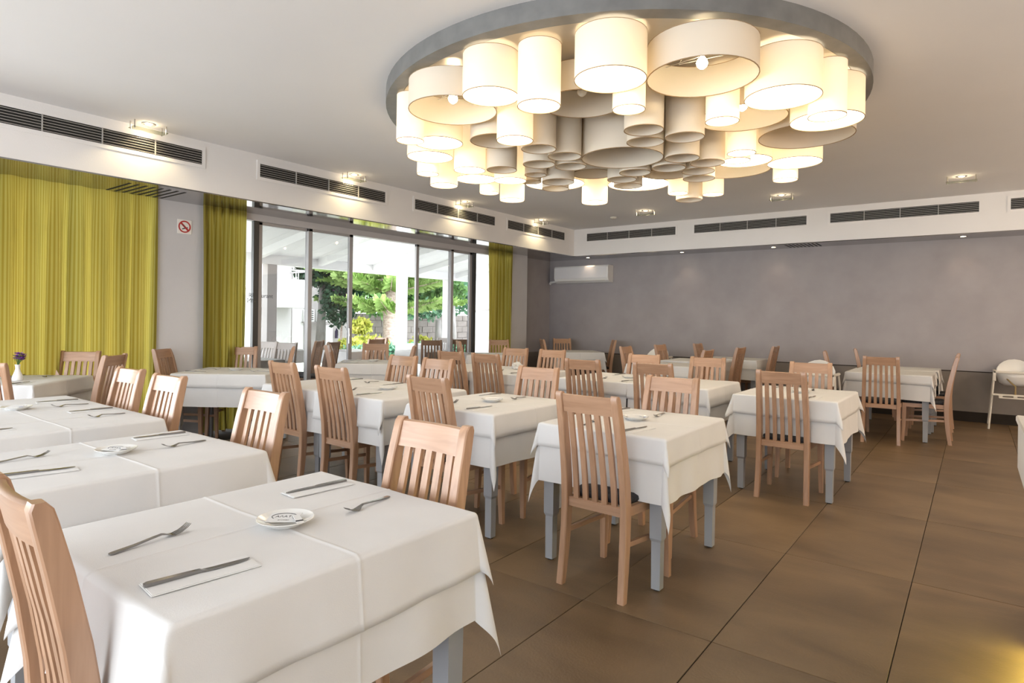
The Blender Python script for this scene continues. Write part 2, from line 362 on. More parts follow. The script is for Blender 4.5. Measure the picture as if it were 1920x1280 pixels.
# ------------------------------------------------------------------ ceiling downlights with glass plates
def spot(name, loc, power, angle, blend=0.5, color=(1.0, 0.80, 0.55), tilt=(0, 0, 0), parent=None):
    d = bpy.data.lights.new(name, 'SPOT'); d.energy = power; d.spot_size = radians(angle); d.spot_blend = blend; d.color = color; d.shadow_soft_size = 0.03
    o = bpy.data.objects.new(name, d); COL.objects.link(o); o.location = loc; o.rotation_euler = tilt
    if parent: o.parent = parent
    return o
def downlight(x, y, along_y, label):
    r = empty('ceiling_spotlight', (x, y, CEIL), radians(90) if along_y else 0); tag(r, label, 'spotlight', 'ceiling spotlights with glass plates')
    link('bezel', lathe_me('bezel', chrome, [(0.055, 0), (0.055, -0.006), (0.04, -0.006), (0.036, -0.001), (0.0, -0.001)], 20), r)
    link('lamp', lathe_me('lamp', halogen, [(0.034, -0.0015), (0.03, -0.004), (0.0, -0.005)], 16), r)
    bm = bmesh.new(); add_box(bm, -0.15, 0.15, -0.06, 0.06, -0.066, -0.060, 0.002); link('glass_plate', mesh_of(bm, 'glass_plate', lamp_glass), r)
    for sx in (-1, 1):
        for sy in (-1, 1):
            link('pin', lathe_me('pin', chrome, [(0.006, 0), (0.006, -0.074), (0.0, -0.074)], 8), r, (sx*0.135, sy*0.045, 0))
    spot('spotlight_beam', (0, 0, -0.012), 38, 125, 0.5, (1.0, 0.77, 0.56), parent=r)
    pl = bpy.data.lights.new('plate_glow', 'POINT'); pl.energy = 0.9; pl.color = (1.0, 0.78, 0.5); pl.shadow_soft_size = 0.03
    po = bpy.data.objects.new('plate_glow', pl); COL.objects.link(po); po.location = (0, 0, -0.04); po.parent = r
for (x, y), d in zip(((-6.13, 2.50), (-6.15, 4.87), (-6.15, 6.92), (-6.13, 8.93)), ('in front of the leftmost air vent', 'before the second air vent from the left', 'before the third air vent from the left', 'before the vent nearest the corner, left side')):
    downlight(x, y, True, 'lit ceiling spotlight under a pinned glass plate, '+d)
for (x, y), d in zip(((-4.22, 9.08), (-2.15, 8.96), (-0.155, 8.96)), ('leftmost of the three facing the back wall', 'middle of the three facing the back wall', 'rightmost, near the right edge')):
    downlight(x, y, False, 'lit ceiling spotlight under a pinned glass plate, '+d)
for x, d in ((-6.12, 'above the air conditioner'), (-4.2, 'second from the corner'), (-2.65, 'third from the corner'), (-0.154, 'nearest the right edge')):
    r = empty('soffit_spotlight', (x, 10.57, SOF-0.012)); tag(r, 'small round lit spotlight recessed in the back soffit, '+d, 'spotlight', 'recessed spotlights in the soffit')
    link('bezel', lathe_me('bezel', chrome, [(0.05, 0), (0.05, -0.004), (0.038, -0.004), (0.034, -0.0006)], 20), r)
    link('lamp', lathe_me('lamp', halogen, [(0.034, -0.001), (0.0, -0.003)], 16), r)
    spot('soffit_beam', (0, 0, -0.012), 2.6, 80, 0.7, (1.0, 0.72, 0.5), (radians(14), 0, 0), parent=r)
sd = link('smoke_detector', lathe_me('smoke_detector', cream_pl, [(0.055, 0), (0.055, -0.012), (0.04, -0.03), (0.0, -0.034)], 20), None, (-4.93, 9.35, CEIL)); tag(sd, 'small round smoke detector on the ceiling beyond the big lamp', 'detector')

# ------------------------------------------------------------------ the big ceiling lamp
LX, LY, LR = -2.415, 4.567, 1.855
lamp = empty('ceiling_lamp', (LX, LY, 3.0)); tag(lamp, 'huge round ceiling lamp of clustered cream drum shades on a grey disc', 'lamp')
link('rim', lathe_me('rim', lamp_metal, [(LR, 0.113), (LR, 0.0), (LR-0.10, 0.0), (LR-0.10, 0.012), (LR-0.11, 0.012), (LR-0.11, 0.113)], 96), lamp)
link('base_plate', lathe_me('base_plate', lamp_plate, [(LR-0.108, 0.09), (LR-0.108, 0.006), (0.0, 0.006)], 96), lamp)
SH = [(-2.916,3.148,0.305,2.790,'b'),(-2.414,2.947,0.175,2.725,'l'),(-2.093,3.010,0.129,2.620,'l'),(-1.683,3.130,0.205,2.725,'l'),(-1.307,3.558,0.318,2.790,'b'),(-0.958,3.983,0.220,2.725,'l'),(-0.760,4.260,0.111,2.650,'l'),(-0.825,4.604,0.228,2.725,'l'),(-1.062,5.130,0.340,2.790,'u'),(-1.257,5.656,0.217,2.725,'l'),(-1.399,5.949,0.105,2.650,'l'),(-1.333,4.429,0.300,2.790,'b'),(-1.328,3.992,0.105,2.650,'l'),(-1.617,4.089,0.132,2.620,'u'),(-1.779,3.783,0.130,2.620,'u'),(-1.721,3.444,0.100,2.650,'l'),(-1.888,4.043,0.131,2.620,'u'),(-2.238,4.375,0.317,2.630,'u'),(-2.115,3.542,0.273,2.790,'o'),(-2.567,4.050,0.130,2.620,'u'),(-2.615,3.765,0.130,2.620,'u'),(-2.632,3.491,0.129,2.620,'l'),(-2.977,3.707,0.199,2.725,'u'),(-3.334,3.145,0.101,2.650,'l'),(-3.388,3.497,0.190,2.725,'l'),(-3.740,3.761,0.194,2.725,'l'),(-3.966,3.962,0.098,2.650,'l'),(-4.080,4.295,0.131,2.620,'l'),(-3.478,3.977,0.134,2.620,'l'),(-3.237,4.115,0.128,2.620,'u'),(-3.950,4.612,0.202,2.725,'l'),(-4.026,4.915,0.100,2.650,'l'),(-3.426,4.481,0.148,2.620,'l'),(-3.967,5.228,0.131,2.620,'l'),(-2.868,4.137,0.131,2.620,'u'),(-2.694,4.344,0.128,2.620,'u'),(-3.175,4.528,0.098,2.650,'u'),(-3.370,4.735,0.097,2.650,'u'),(-3.087,4.766,0.149,2.620,'u'),(-3.263,4.995,0.130,2.620,'u'),(-3.297,5.818,0.138,2.620,'l'),(-3.572,5.452,0.311,2.790,'l'),(-2.887,5.052,0.194,2.725,'u'),(-2.557,5.000,0.130,2.620,'u'),(-2.346,4.828,0.132,2.620,'u'),(-2.628,5.264,0.132,2.620,'u'),(-2.854,5.961,0.318,2.790,'l'),(-1.839,4.601,0.132,2.620,'u'),(-2.045,4.837,0.136,2.620,'u'),(-2.319,5.436,0.216,2.725,'u'),(-1.727,4.850,0.133,2.620,'u'),(-1.885,5.076,0.134,2.620,'u'),(-1.975,5.338,0.136,2.620,'u'),(-2.402,6.221,0.134,2.620,'u'),(-2.428,5.984,0.099,2.650,'l'),(-2.154,6.226,0.104,2.650,'l'),(-1.589,5.356,0.220,2.725,'l'),(-1.454,4.826,0.105,2.650,'l'),(-1.552,5.024,0.106,2.650,'l'),(-1.855,5.874,0.345,2.790,'b')]
for x, y, r, zb, t in SH:
    zt = 2.985; h = zt-zb; n = 40 if r > 0.16 else 28
    th = 0.0025
    me = lathe_me('lamp_shade', (shade_big if r > 0.16 else shade_lit) if t == 'l' else shade_off, [(r, 0), (r, h), (r-th, h), (r-th, 0)], n, closed=True)
    s = link('lamp_shade', me, lamp, (x-LX, y-LY, zb-3.0))
    if t == 'l': s['label'] = 'lit drum shade glowing warm white'
    link('edge_ring', lathe_me('edge_ring', trim_ring, [(r+0.0012, -0.0005), (r+0.0012, 0.0035), (r-th-0.001, 0.0035), (r-th-0.001, -0.0005)], n, closed=True), s)
    link('edge_ring', lathe_me('edge_ring', trim_ring, [(r+0.001, h-0.003), (r+0.001, h), (r-th-0.001, h), (r-th-0.001, h-0.003)], n, closed=True), s)
    if t == 'l':
        link('diffuser', lathe_me('diffuser', diffuser_m, [(0.0, 0.006), (r-th-0.001, 0.006), (r-th-0.001, 0.009), (0.0, 0.009)], n), s)
    if t in 'bo':
        bm = bmesh.new()
        for k in range(3):
            a = 2*pi*k/3+0.6
            add_tube(bm, [(0.03*cos(a), 0.03*sin(a), h-0.06), ((r-0.003)*cos(a), (r-0.003)*sin(a), h-0.02)], 0.002, 5)
            b2 = a+2*pi/3; q = 0.62*r
            add_tube(bm, [(q*cos(a), q*sin(a), h-0.045), (q*cos(b2), q*sin(b2), h-0.045)], 0.0015, 5)
        link('wire_spider', mesh_of(bm, 'wire_spider', plastic_w), s)
        link('bulb_holder', lathe_me('bulb_holder', plastic_w, [(0.018, h+0.01), (0.018, h-0.06), (0.012, h-0.07)], 12), s)
        link('bulb', lathe_me('bulb', bulb_lit if t == 'b' else bulb_off, [(0.012, h-0.07), (0.028, h-0.09), (0.034, h-0.108), (0.028, h-0.126), (0.013, h-0.139), (0.0, h-0.141)], 14), s)

# ------------------------------------------------------------------ glass doors
GX = -7.06
alu_head = mat('light_lifted_aluminium_header', (0.56, 0.54, 0.54), 0.5)  # frame aluminium made paler, its colour standing in for light on the backlit header
door = struct('door_1', alu_head, GX-0.05, GX+0.05, 3.5, 9.14, 2.51, SOF-0.012)
door.name = 'door_1'; tag(door, kind='structure')
def dpart(name, m, y0, y1, z0, z1, x0=GX-0.03, x1=GX+0.03): return box(name, m, x0, x1, y0, y1, z0, z1, 0.003, parent=door)
dpart('mullion', alu_dark, 4.075, 4.145, 0, 2.51); dpart('mullion', alu_dark, 8.17, 8.25, 0, 2.51)
def leaf(y0, y1, dx, m=alu):
    g = box('door_leaf', m, GX+dx-0.02, GX+dx+0.02, y0, y0+0.06, 0.0, 2.51, 0.003, parent=door)
    bm = bmesh.new(); x0, x1 = GX+dx-0.02, GX+dx+0.02
    add_box(bm, x0, x1, y1-0.06, y1, 0, 2.51); add_box(bm, x0, x1, y0, y1, 2.475, 2.51); add_box(bm, x0, x1, y0, y1, 0, 0.09)
    link('leaf_frame', mesh_of(bm, 'leaf_frame', m), g)
    box('pane', glass, GX+dx-0.004, GX+dx+0.004, y0+0.06, y1-0.06, 0.09, 2.475, parent=g)
    return g
leaf(4.145, 4.90, -0.02); leaf(4.83, 5.55, 0.03)
leaf(6.78, 7.64, 0.03); leaf(7.60, 8.17, -0.02)
for y in (5.50, 6.83): box('handle', chrome, GX+0.05, GX+0.075, y-0.012, y+0.012, 0.98, 1.20, 0.004, parent=door)
def glass_text(txt, y, z, s):
    me = text_mesh(txt, s, ink); o = link('lettering', me, door, (GX-0.010, y, z)); o.rotation_euler = (radians(90), 0, radians(90))
for yy in (4.14, 5.36, 6.95):
    glass_text('Restaurant', yy+0.06, 1.60, 0.075); glass_text('Main', yy-0.05, 1.535, 0.075)

# ------------------------------------------------------------------ curtains
def curtain(y0, y1, npl, amp, label, seed, x=-6.98, z0=0.03, z1=SOF-0.011):
    rnd = random.Random(seed); N = npl*14; rows = 22
    ph = [rnd.uniform(-0.6, 0.6) for _ in range(npl+2)]; am = [rnd.uniform(0.5, 1.25) for _ in range(npl+2)]
    vs, uv, fs = [], [], []
    for j in range(rows+1):
        v = j/rows; z = z0+(z1-z0)*v; u = 0; px = py = None
        tight = 0.35+0.65*min(1, (1-v)*6) if v > 0.83 else 1.0
        for i in range(N+1):
            t = i/N*npl; k = int(t); f = t-k
            a = am[k]*(1-f)+am[k+1]*f; p = ph[k]*(1-f)+ph[k+1]*f
            xx = x + amp*tight*a*sin(2*pi*t+p+0.25*sin(3*v+k)) + 0.012*sin(5.1*t+4*v)
            yy = y0+(y1-y0)*i/N + 0.25*amp*sin(4*pi*t+p)*(0.4+0.6*(1-v)) + 0.01*(1-v)*sin(t*1.7)
            if px is not None: u += hypot(xx-px, yy-py)
            px, py = xx, yy
            vs.append((xx, yy, z)); uv.append((i/N*(y1-y0)*1.75, z))
    for j in range(rows):
        for i in range(N):
            a = j*(N+1)+i; fs.append((a, a+1, a+N+2, a+N+1))
    o = link('curtain', raw('curtain', vs, fs, curtain_m, True, uv)); tag(o, label, 'curtain', 'mustard curtains on the left wall')
    return o
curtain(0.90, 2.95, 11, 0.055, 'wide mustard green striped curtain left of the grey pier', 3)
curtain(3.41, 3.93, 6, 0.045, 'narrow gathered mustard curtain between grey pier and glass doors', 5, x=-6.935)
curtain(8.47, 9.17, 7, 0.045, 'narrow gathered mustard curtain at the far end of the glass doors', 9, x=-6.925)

# ------------------------------------------------------------------ wall fittings
s = empty('no_smoking_sign', (-6.998, 3.235, 2.325)); tag(s, 'square white no smoking sign with red ring on the grey pier', 'sign')
box('panel', sign_white, -0.002, 0.004, -0.078, 0.078, -0.078, 0.078, 0.002, parent=s)
def ring_x(name, m, r0, r1, x, parent, n=36):
    vs = []; fs = []
    for i in range(n):
        a = 2*pi*i/n
        for r in (r0, r1):
            for xx in (x, x+0.001): vs.append((xx, r*cos(a), r*sin(a)))
    for i in range(n):
        a, b = i*4, ((i+1) % n)*4
        fs += [(a+1, b+1, b+3, a+3), (a+2, a+3, b+3, b+2), (a, b, b+1, a+1)]
    return link(name, raw(name, vs, fs, m), parent)
ring_x('prohibition_ring', sign_red, 0.052, 0.067, 0.004, s)
bm = bmesh.new(); add_box(bm, 0.0045, 0.006, -0.058, 0.058, -0.010, 0.010); o = link('prohibition_bar', mesh_of(bm, 'prohibition_bar', sign_red), s); o.rotation_euler = (radians(-45), 0, 0)
bm = bmesh.new(); add_box(bm, 0.0042, 0.0050, -0.028, 0.036, -0.006, 0.006)
add_tube(bm, [(0.0046, 0.0, 0.012), (0.0046, 0.012, 0.022), (0.0046, 0.004, 0.032), (0.0046, -0.014, 0.042)], 0.004, 5)
o = link('cigarette', mesh_of(bm, 'cigarette', ink), s, (0, 0, -0.018)); o.rotation_euler = (radians(20), 0, 0)
ac = empty('air_conditioner', (-6.33, BW-0.002, 2.11)); tag(ac, 'white wall air conditioner high on the grey back wall near the corner', 'air conditioner')
bm = bmesh.new()
prof = [(0.0, 0.0), (-0.13, 0.0), (-0.19, 0.035), (-0.215, 0.10), (-0.215, 0.30), (-0.19, 0.335), (0.0, 0.335)]
add_loft(bm, [[(x, p[0], p[1]) for p in prof] for x in (-0.62, -0.615, 0.615, 0.62)]); link('housing', mesh_of(bm, 'housing', plastic_w), ac)
bm = bmesh.new(); add_box(bm, -0.59, 0.59, -0.222, -0.214, 0.085, 0.31, 0.006); link('front_panel', mesh_of(bm, 'front_panel', mat('glossy_white_panel', (0.80, 0.79, 0.80), 0.12, coat=0.6)), ac)
box('louvre', cream_pl, -0.54, 0.54, -0.205, -0.145, 0.012, 0.02, 0.002, parent=ac).rotation_euler = (radians(-6), 0, 0)
tube('pipe', plastic_w, [(-0.60, -0.06, 0.05), (-0.70, -0.06, 0.04), (-0.80, -0.06, 0.03), (-0.835, -0.035, 0.0)], 0.028, 10, ac)
wl = empty('wall_ornament', (-7.19, 9.86, 1.58)); tag(wl, 'dark oval wall ornament with pale dots beside the far pier', 'ornament')
bm = bmesh.new(); bmesh.ops.create_uvsphere(bm, u_segments=16, v_segments=12, radius=1, matrix=Matrix.Diagonal((0.05, 0.12, 0.29, 1))); link('body', mesh_of(bm, 'body', mat('dark_lacquer', (0.015, 0.012, 0.02), 0.3), True), wl)
for k in range(4):
    bm = bmesh.new(); bmesh.ops.create_uvsphere(bm, u_segments=8, v_segments=6, radius=0.012); link('dot', mesh_of(bm, 'dot', cream_pl, True), wl, (0.03, -0.085, 0.13-0.07*k))

# ------------------------------------------------------------------ buffet counter at the right edge
ct = empty('buffet_counter', (0.165, 3.76, 0)); tag(ct, 'pale buffet counter with a yellow lit base at the right edge', 'counter')
box('base', counter_m, 0.035, 0.9, -4.5, 0.0, 0.12, 0.70, 0.004, parent=ct); box('plinth', counter_m, 0.13, 0.85, -4.4, -0.05, 0.0, 0.125, parent=ct); box('front_foot', counter_m, 0.035, 0.13, -0.42, 0.0, 0.0, 0.125, 0.003, parent=ct)
box('upper_panel', counter_m, 0.0, 0.92, -4.5, 0.012, 0.68, 0.90, 0.006, parent=ct)
box('worktop', counter_m, -0.008, 0.94, -4.5, 0.02, 0.90, 0.93, 0.006, parent=ct)
box('light_strip', led_strip, 0.05, 0.10, -1.95, -0.45, 0.110, 0.119, parent=ct)
#, (0.16, 2.60, 0.10), (0, radians(25), 0), 0.05, 1.5, 1.1, (1.0, 0.92, 0.22))

# ------------------------------------------------------------------ chairs
PZ = [(0, -.225, .036, .178), (.15, -.206, .045, .1745), (.30, -.193, .050, .1725), (.43, -.189, .053, .172), (.55, -.197, .053, .1705), (.70, -.219, .051, .167), (.85, -.249, .048, .163), (.95, -.272, .043, .160), (.978, -.279, .040, .1595), (.993, -.283, .022, .159)]
def py_at(z):
    for a, b in zip(PZ, PZ[1:]):
        if a[0] <= z <= b[0]:
            t = (z-a[0])/(b[0]-a[0]); return a[1]+(b[1]-a[1])*t, a[3]+(b[3]-a[3])*t
    return PZ[-1][1], PZ[-1][3]
def post_me(sx):
    bm = bmesh.new(); secs = []
    for z, y, d, x in PZ:
        hw, hd, c = 0.019, d/2, 0.004
        X = sx*x
        secs.append([(X-hw+c, y-hd, z), (X+hw-c, y-hd, z), (X+hw, y-hd+c, z), (X+hw, y+hd-c, z), (X+hw-c, y+hd, z), (X-hw+c, y+hd, z), (X-hw, y+hd-c, z), (X-hw, y-hd+c, z)])
    add_loft(bm, secs); return mesh_of(bm, 'back_post', wood_v, True, 35)
def rail_me(z0, z1, th, bulge, name, off=0.0):
    bm = bmesh.new(); secs = []
    for i in range(9):
        t = i/8*2-1; pts = []
        for z, y_s in ((z0, -1), (z0, 1), ((z0+z1)/2, 1), (z1-0.004, 1), (z1, 0.4), (z1, -0.4), (z1-0.004, -1), ((z0+z1)/2, -1)):
            yc, xp = py_at(z); pts.append((t*(xp-0.017), yc+off-bulge*(1-t*t)+y_s*th/2, z))
        secs.append(pts)
    add_loft(bm, secs); return mesh_of(bm, name, wood_h, True, 35)
def slat_me(k):
    bm = bmesh.new(); secs = []
    for i in range(8):
        z = 0.435+(0.90-0.435)*i/7; yc, xp = py_at(z); sp = 0.0545*(xp-.019)/.150; x = k*sp; b = 0.010*(1-(k/3)**2)*min(1, max(0, (z-.44)/.35))
        hw, hd = 0.0145, 0.007
        secs.append([(x-hw, yc-b-hd, z), (x+hw, yc-b-hd, z), (x+hw, yc-b+hd, z), (x-hw, yc-b+hd, z)])
    add_loft(bm, secs); return mesh_of(bm, 'slat', wood_v)
def front_leg_me(sx):
    bm = bmesh.new(); add_loft(bm, [[(sx*x-h2, y-h2, z), (sx*x+h2, y-h2, z), (sx*x+h2, y+h2, z), (sx*x-h2, y+h2, z)] for z, x, y, h2 in ((0, .197, .222, .014), (.30, .191, .214, .019), (.445, .190, .212, .020))])
    return mesh_of(bm, 'front_leg', wood_v)
def cushion_me():
    bm = bmesh.new(); secs = []
    for z, ins in ((.446, .012), (.462, .0), (.478, .004), (.488, .03), (.492, .10)):
        ring = []
        base = [(-.155, -.168), (.155, -.168), (.205, .235), (-.205, .235)]
        cxm, cym = 0, .03
        for q in range(4):
            x0, y0 = base[q]; x1, y1 = base[(q+1) % 4]
            for t in (0.06, 0.35, 0.65, 0.94):
                x, y = x0+(x1-x0)*t, y0+(y1-y0)*t; L = hypot(x-cxm, y-cym); f = max(0.2, (L-ins)/L)
                ring.append((cxm+(x-cxm)*f, cym+(y-cym)*f, z))
        secs.append(ring)
    add_loft(bm, secs); return mesh_of(bm, 'seat_cushion', fabric, True, 60)
def chair_proto():
    r = empty('dining_chair', (0, 0, 0)); k = []
    for sx in (-1, 1): k.append(link('back_post', post_me(sx), r))
    k.append(link('top_rail', rail_me(.893, .984, .024, .012, 'top_rail'), r))
    k.append(link('lower_rail', rail_me(.400, .446, .024, .0, 'lower_rail'), r))
    for i in range(-2, 3): k.append(link('slat', slat_me(i), r))
    for sx in (-1, 1): k.append(link('front_leg', front_leg_me(sx), r))
    bm = bmesh.new(); add_box(bm, -.172, .172, .203, .222, .398, .446, .002); k.append(link('front_apron', mesh_of(bm, 'front_apron', wood_h), r))
    for sx in (-1, 1):
        bm = bmesh.new(); add_loft(bm, [[(sx*x-.009, y, z), (sx*x+.009, y, z), (sx*x+.009, y, z+.046), (sx*x-.009, y, z+.046)] for x, y, z in ((.168, -.165, .400), (.189, .197, .400))])
        k.append(link('side_apron', mesh_of(bm, 'side_apron', wood_y), r))
        bm = bmesh.new(); add_loft(bm, [[(sx*x-.008, y, z), (sx*x+.008, y, z), (sx*x+.008, y, z+.024), (sx*x-.008, y, z+.024)] for x, y, z in ((.172, -.176, .255), (.189, .202, .235))])
        k.append(link('stretcher', mesh_of(bm, 'stretcher', wood_y), r))
    k.append(link('seat_cushion', cushion_me(), r))
    return r, k
CH0, CHK = chair_proto(); used = [False]
def chair(tx, ty, face, label, group='beech dining chairs', z=0.0, cat='chair'):
    """tx,ty = middle of the top rail; face = direction the sitter faces (degrees, 90 = +y)"""
    a = radians(face); ox, oy = tx+0.283*cos(a), ty+0.283*sin(a)
    if not used[0]: r = CH0; used[0] = True
    else:
        r = CH0.copy(); COL.objects.link(r)
        for q in CHK: c = q.copy(); COL.objects.link(c); c.parent = r
    r.location = (ox, oy, z); r.rotation_euler = (0, 0, a-pi/2); tag(r, label, cat, group); return r
B = 'high-backed beech chair '
CHAIRS = [
 (-1.575, .395, 88, B+'cut by the bottom left corner, beside the foreground table'),
 (-1.51, 1.555, -91, B+'facing us at the far end of the foreground table'),
 (-2.75, 1.67, -90, B+'facing us behind the second table, its rail shining white'),
 (-4.50, 1.75, -88, B+'with white shining rail behind the left edge pair, left one'),
 (-3.85, 1.71, -88, B+'with white shining rail behind the left edge pair, right one'),
 (-6.86, 2.22, -45, B+'against the wide green curtain behind the flower table'),
 (-6.10, 2.24, 222, B+'seen edge on at the right of the flower table'),
 (-5.59, 1.19, 135, B+'cut by the left edge in front of the flower table'),
 (-6.92, 2.98, 40, B+'in front of the grey pier under the no smoking sign'),
 (-6.90, 3.87, -48, B+'before the narrow curtain behind the table under the no smoking sign'),
 (-4.39, 2.79, 88, B+'from behind at the centre left pair, left one'),
 (-3.74, 2.77, 89, B+'from behind at the centre left pair, right one'),
 (-4.39, 4.10, -88, B+'facing us beyond the centre left pair, left one'),
 (-3.86, 4.03, -88, B+'facing us beyond the centre left pair, right one'),
 (-4.66, 5.04, 92, B+'from behind at the middle pair, left one'),
 (-4.10, 4.97, 92, B+'from behind at the middle pair, right one'),
 (-4.66, 6.27, -85, B+'facing us beyond the middle pair, left one'),
 (-4.13, 6.31, -86, B+'facing us beyond the middle pair, right one'),
 (-2.71, 2.72, 87, B+'from behind at the single table just left of centre'),
 (-2.67, 3.89, -87, B+'facing us beyond the single table just left of centre'),
 (-1.515, 2.62, 87, B+'seen whole from behind at the front centre table'),
 (-1.58, 3.85, -90, B+'facing us beyond the front centre table'),
 (-2.92, 4.96, 93, B+'from behind at the centre right pair, left one'),
 (-2.24, 5.00, 93, B+'from behind at the centre right pair, right one'),
 (-2.90, 6.27, -86, B+'facing us beyond the centre right pair, left one'),
 (-2.20, 6.28, -86, B+'facing us beyond the centre right pair, right one'),
 (-1.17, 4.92, 90, B+'seen whole from behind at the single table by the aisle'),
 (-1.22, 6.24, -86, B+'facing us beyond the single table by the aisle'),
 (-0.85, 8.05, 93, B+'seen whole from behind at the front table by the back wall'),
 (-0.16, 8.70, 180, B+'in profile at the right of the two back wall tables, front one'),
 (-0.17, 9.75, 180, B+'in profile at the right of the two back wall tables, rear one'),
 (-1.42, 10.30, 8, B+'showing two posts left of the rear back wall table'),
 (-1.60, 9.02, 8, B+'edge on behind the high chair near the aisle table'),
 (-6.56, 10.34, -45, B+'against the grey wall in the corner under the air conditioner'),
 (-6.52, 9.58, 45, B+'edge on at the left of the corner table under the air conditioner'),
 (-5.48, 10.50, 217, B+'edge on and pulled out at the right of the corner table'),
 (-4.01, 8.02, 2, B+'left of the nearest of three tables before the back wall'),
 (-3.98, 9.15, -2, B+'in front of the white plastic tub seat by the back wall'),
 (-2.73, 9.18, 178, B+'right of the middle of three tables before the back wall'),
 (-2.78, 7.95, 180, B+'just showing its rail right of the nearest of three tables'),
 (-3.76, 10.2, 0, B+'left of the farthest of three tables before the back wall'),
 (-2.50, 10.2, 180, B+'dark against the wall, right of the farthest of three tables'),
 (-6.78, 8.60, -45, B+'before the far narrow curtain at the window table'),
 (-6.72, 7.46, 50, B+'edge on at the left of the window table by the far curtain'),
 (-6.42, 4.24, 236, B+'edge on, far right of the table under the smoking sign'),
 (-6.70, 5.72, -45, B+'before the open glass door, backlit, behind its table'),
 (-6.72, 4.93, 45, B+'edge on at the left of the table before the open glass door'),
 (-5.92, 5.72, 222, B+'with sunlit orange rail right of the table before the open door'),
]
for tx, ty, f, lab in CHAIRS: chair(tx, ty, f, lab)

# ------------------------------------------------------------------ tables and cloths
TZ = 0.770
def leg_me():
    bm = bmesh.new()
    add_loft(bm, [[(-h2, -h2, z), (h2, -h2, z), (h2, h2, z), (-h2, h2, z)] for z, h2 in ((0.008, .023), (.235, .0245), (.25, .031), (.70, .034))])
    return mesh_of(bm, 'leg', grey_paint)
LEG = leg_me(); PAD = lathe_me('foot_pad', slot_m, [(0.018, 0), (0.018, 0.009)], 10)
def coords(half_lo, half_hi, h0, h1, step):
    cs = set([-half_lo-h0, half_hi+h1, 0.0])
    n = int((half_lo+half_hi+h0+h1)/step)+1
    for i in range(n+1): cs.add(-half_lo-h0+(half_lo+half_hi+h0+h1)*i/n)
    for c in (0.0,):
        for d in (.0025, .006, .012): cs.add(c-d); cs.add(c+d)
    for e, s in ((-half_lo, -1), (half_hi, 1)):
        for d in (-.012, 0, .004, .008, .013, .019): cs.add(e+s*d)
    cs = sorted(c for c in cs if -half_lo-h0-1e-6 <= c <= half_hi+h1+1e-6)
    out = [cs[0]]
    for c in cs[1:]:
        if c-out[-1] > 0.0015: out.append(c)
    return out
def drape(w, l, h, z, seed, step, wave=(.004, .004, .004, .004), flare=.05, corner=.20, crease=.0022):
    """cloth over a w x l top; h = overhang (x0, x1, y0, y1); wave per side in the same order"""
    rnd = random.Random(seed); rr = .012
    a, b = w/2, l/2; us = coords(a, a, h[0], h[1], step); vs_ = coords(b, b, h[2], h[3], step)
    ph = [rnd.uniform(0, 6.28) for _ in range(10)]; kf = [rnd.uniform(11, 17) for _ in range(4)]
    def fall(o, fl):
        if o <= 0: return 0, 0
        q = rr*pi/2
        if o < q: return rr*sin(o/rr), rr*(1-cos(o/rr))
        return rr+(o-q)*fl, rr+(o-q)*sqrt(max(0, 1-fl*fl))
    V = []
    for v in vs_:
        for u in us:
            du, dv = abs(u)-(a-rr), abs(v)-(b-rr); sx = 1 if u > 0 else -1; sy = 1 if v > 0 else -1
            cz = crease*exp(-(u/.004)**2)+crease*exp(-(v/.004)**2)
            cz += .0012*sin(7*u+ph[4])*sin(6*v+ph[5]) + .0008*sin(19*u+ph[6]+3*v)
            if du <= 0 and dv <= 0: V.append((u, v, z+max(cz, -.0015)+.0015)); continue
            if du > 0 and dv > 0:
                r = hypot(du, dv); th = atan2(dv, du); s2 = sin(2*th)
                fl = flare+corner*abs(s2)**2.2+.03*sin(4*th+ph[7])*abs(s2)
                o, d = fall(r, min(.8, fl)); tw_ = 0.10*sin(2*th)*sin(ph[8])
                V.append((sx*(a-rr+o*cos(th+tw_)), sy*(b-rr+o*sin(th+tw_)), z+.0015-d)); continue
            if du > 0:
                i = 0 if sx < 0 else 1; hh = max(h[i], .01); t = min(1, du/hh)
                e = min(1, max(0, (b-abs(v))/.12)); wv = wave[i]*t*e*(sin(kf[i]*v+ph[i])+.5*sin(kf[i]*1.7*v+ph[i+4]))
                o, d = fall(du, flare); o = max(o, .004)+wv+abs(wave[i])*t*e*1.0+cz*.8
                V.append((sx*(a-rr+o), v, z+.0015-d+.004*t*sin(5*v+ph[9])))
            else:
                i = 2 if sy < 0 else 3; hh = max(h[i], .01); t = min(1, dv/hh)
                e = min(1, max(0, (a-abs(u))/.12)); kk = kf[i]*(4.5 if wave[i] > .012 else 1); e *= (1 if wave[i] <= .012 else min(1, max(.05, (.08-u)*6))); wv = wave[i]*t*e*(sin(kk*u+ph[i])+.5*sin(kk*1.7*u+ph[i+4]))
                o, d = fall(dv, flare); o = max(o, .004)+wv+abs(wave[i])*t*e*1.0+cz*.8
                V.append((u, sy*(b-rr+o), z+.0015-d+.004*t*sin(5*u+ph[9])))
    n = len(us); F = []
    for j in range(len(vs_)-1):
        for i in range(n-1): q = j*n+i; F.append((q, q+1, q+n+1, q+n))
    return raw('cloth', V, F, linen, True)
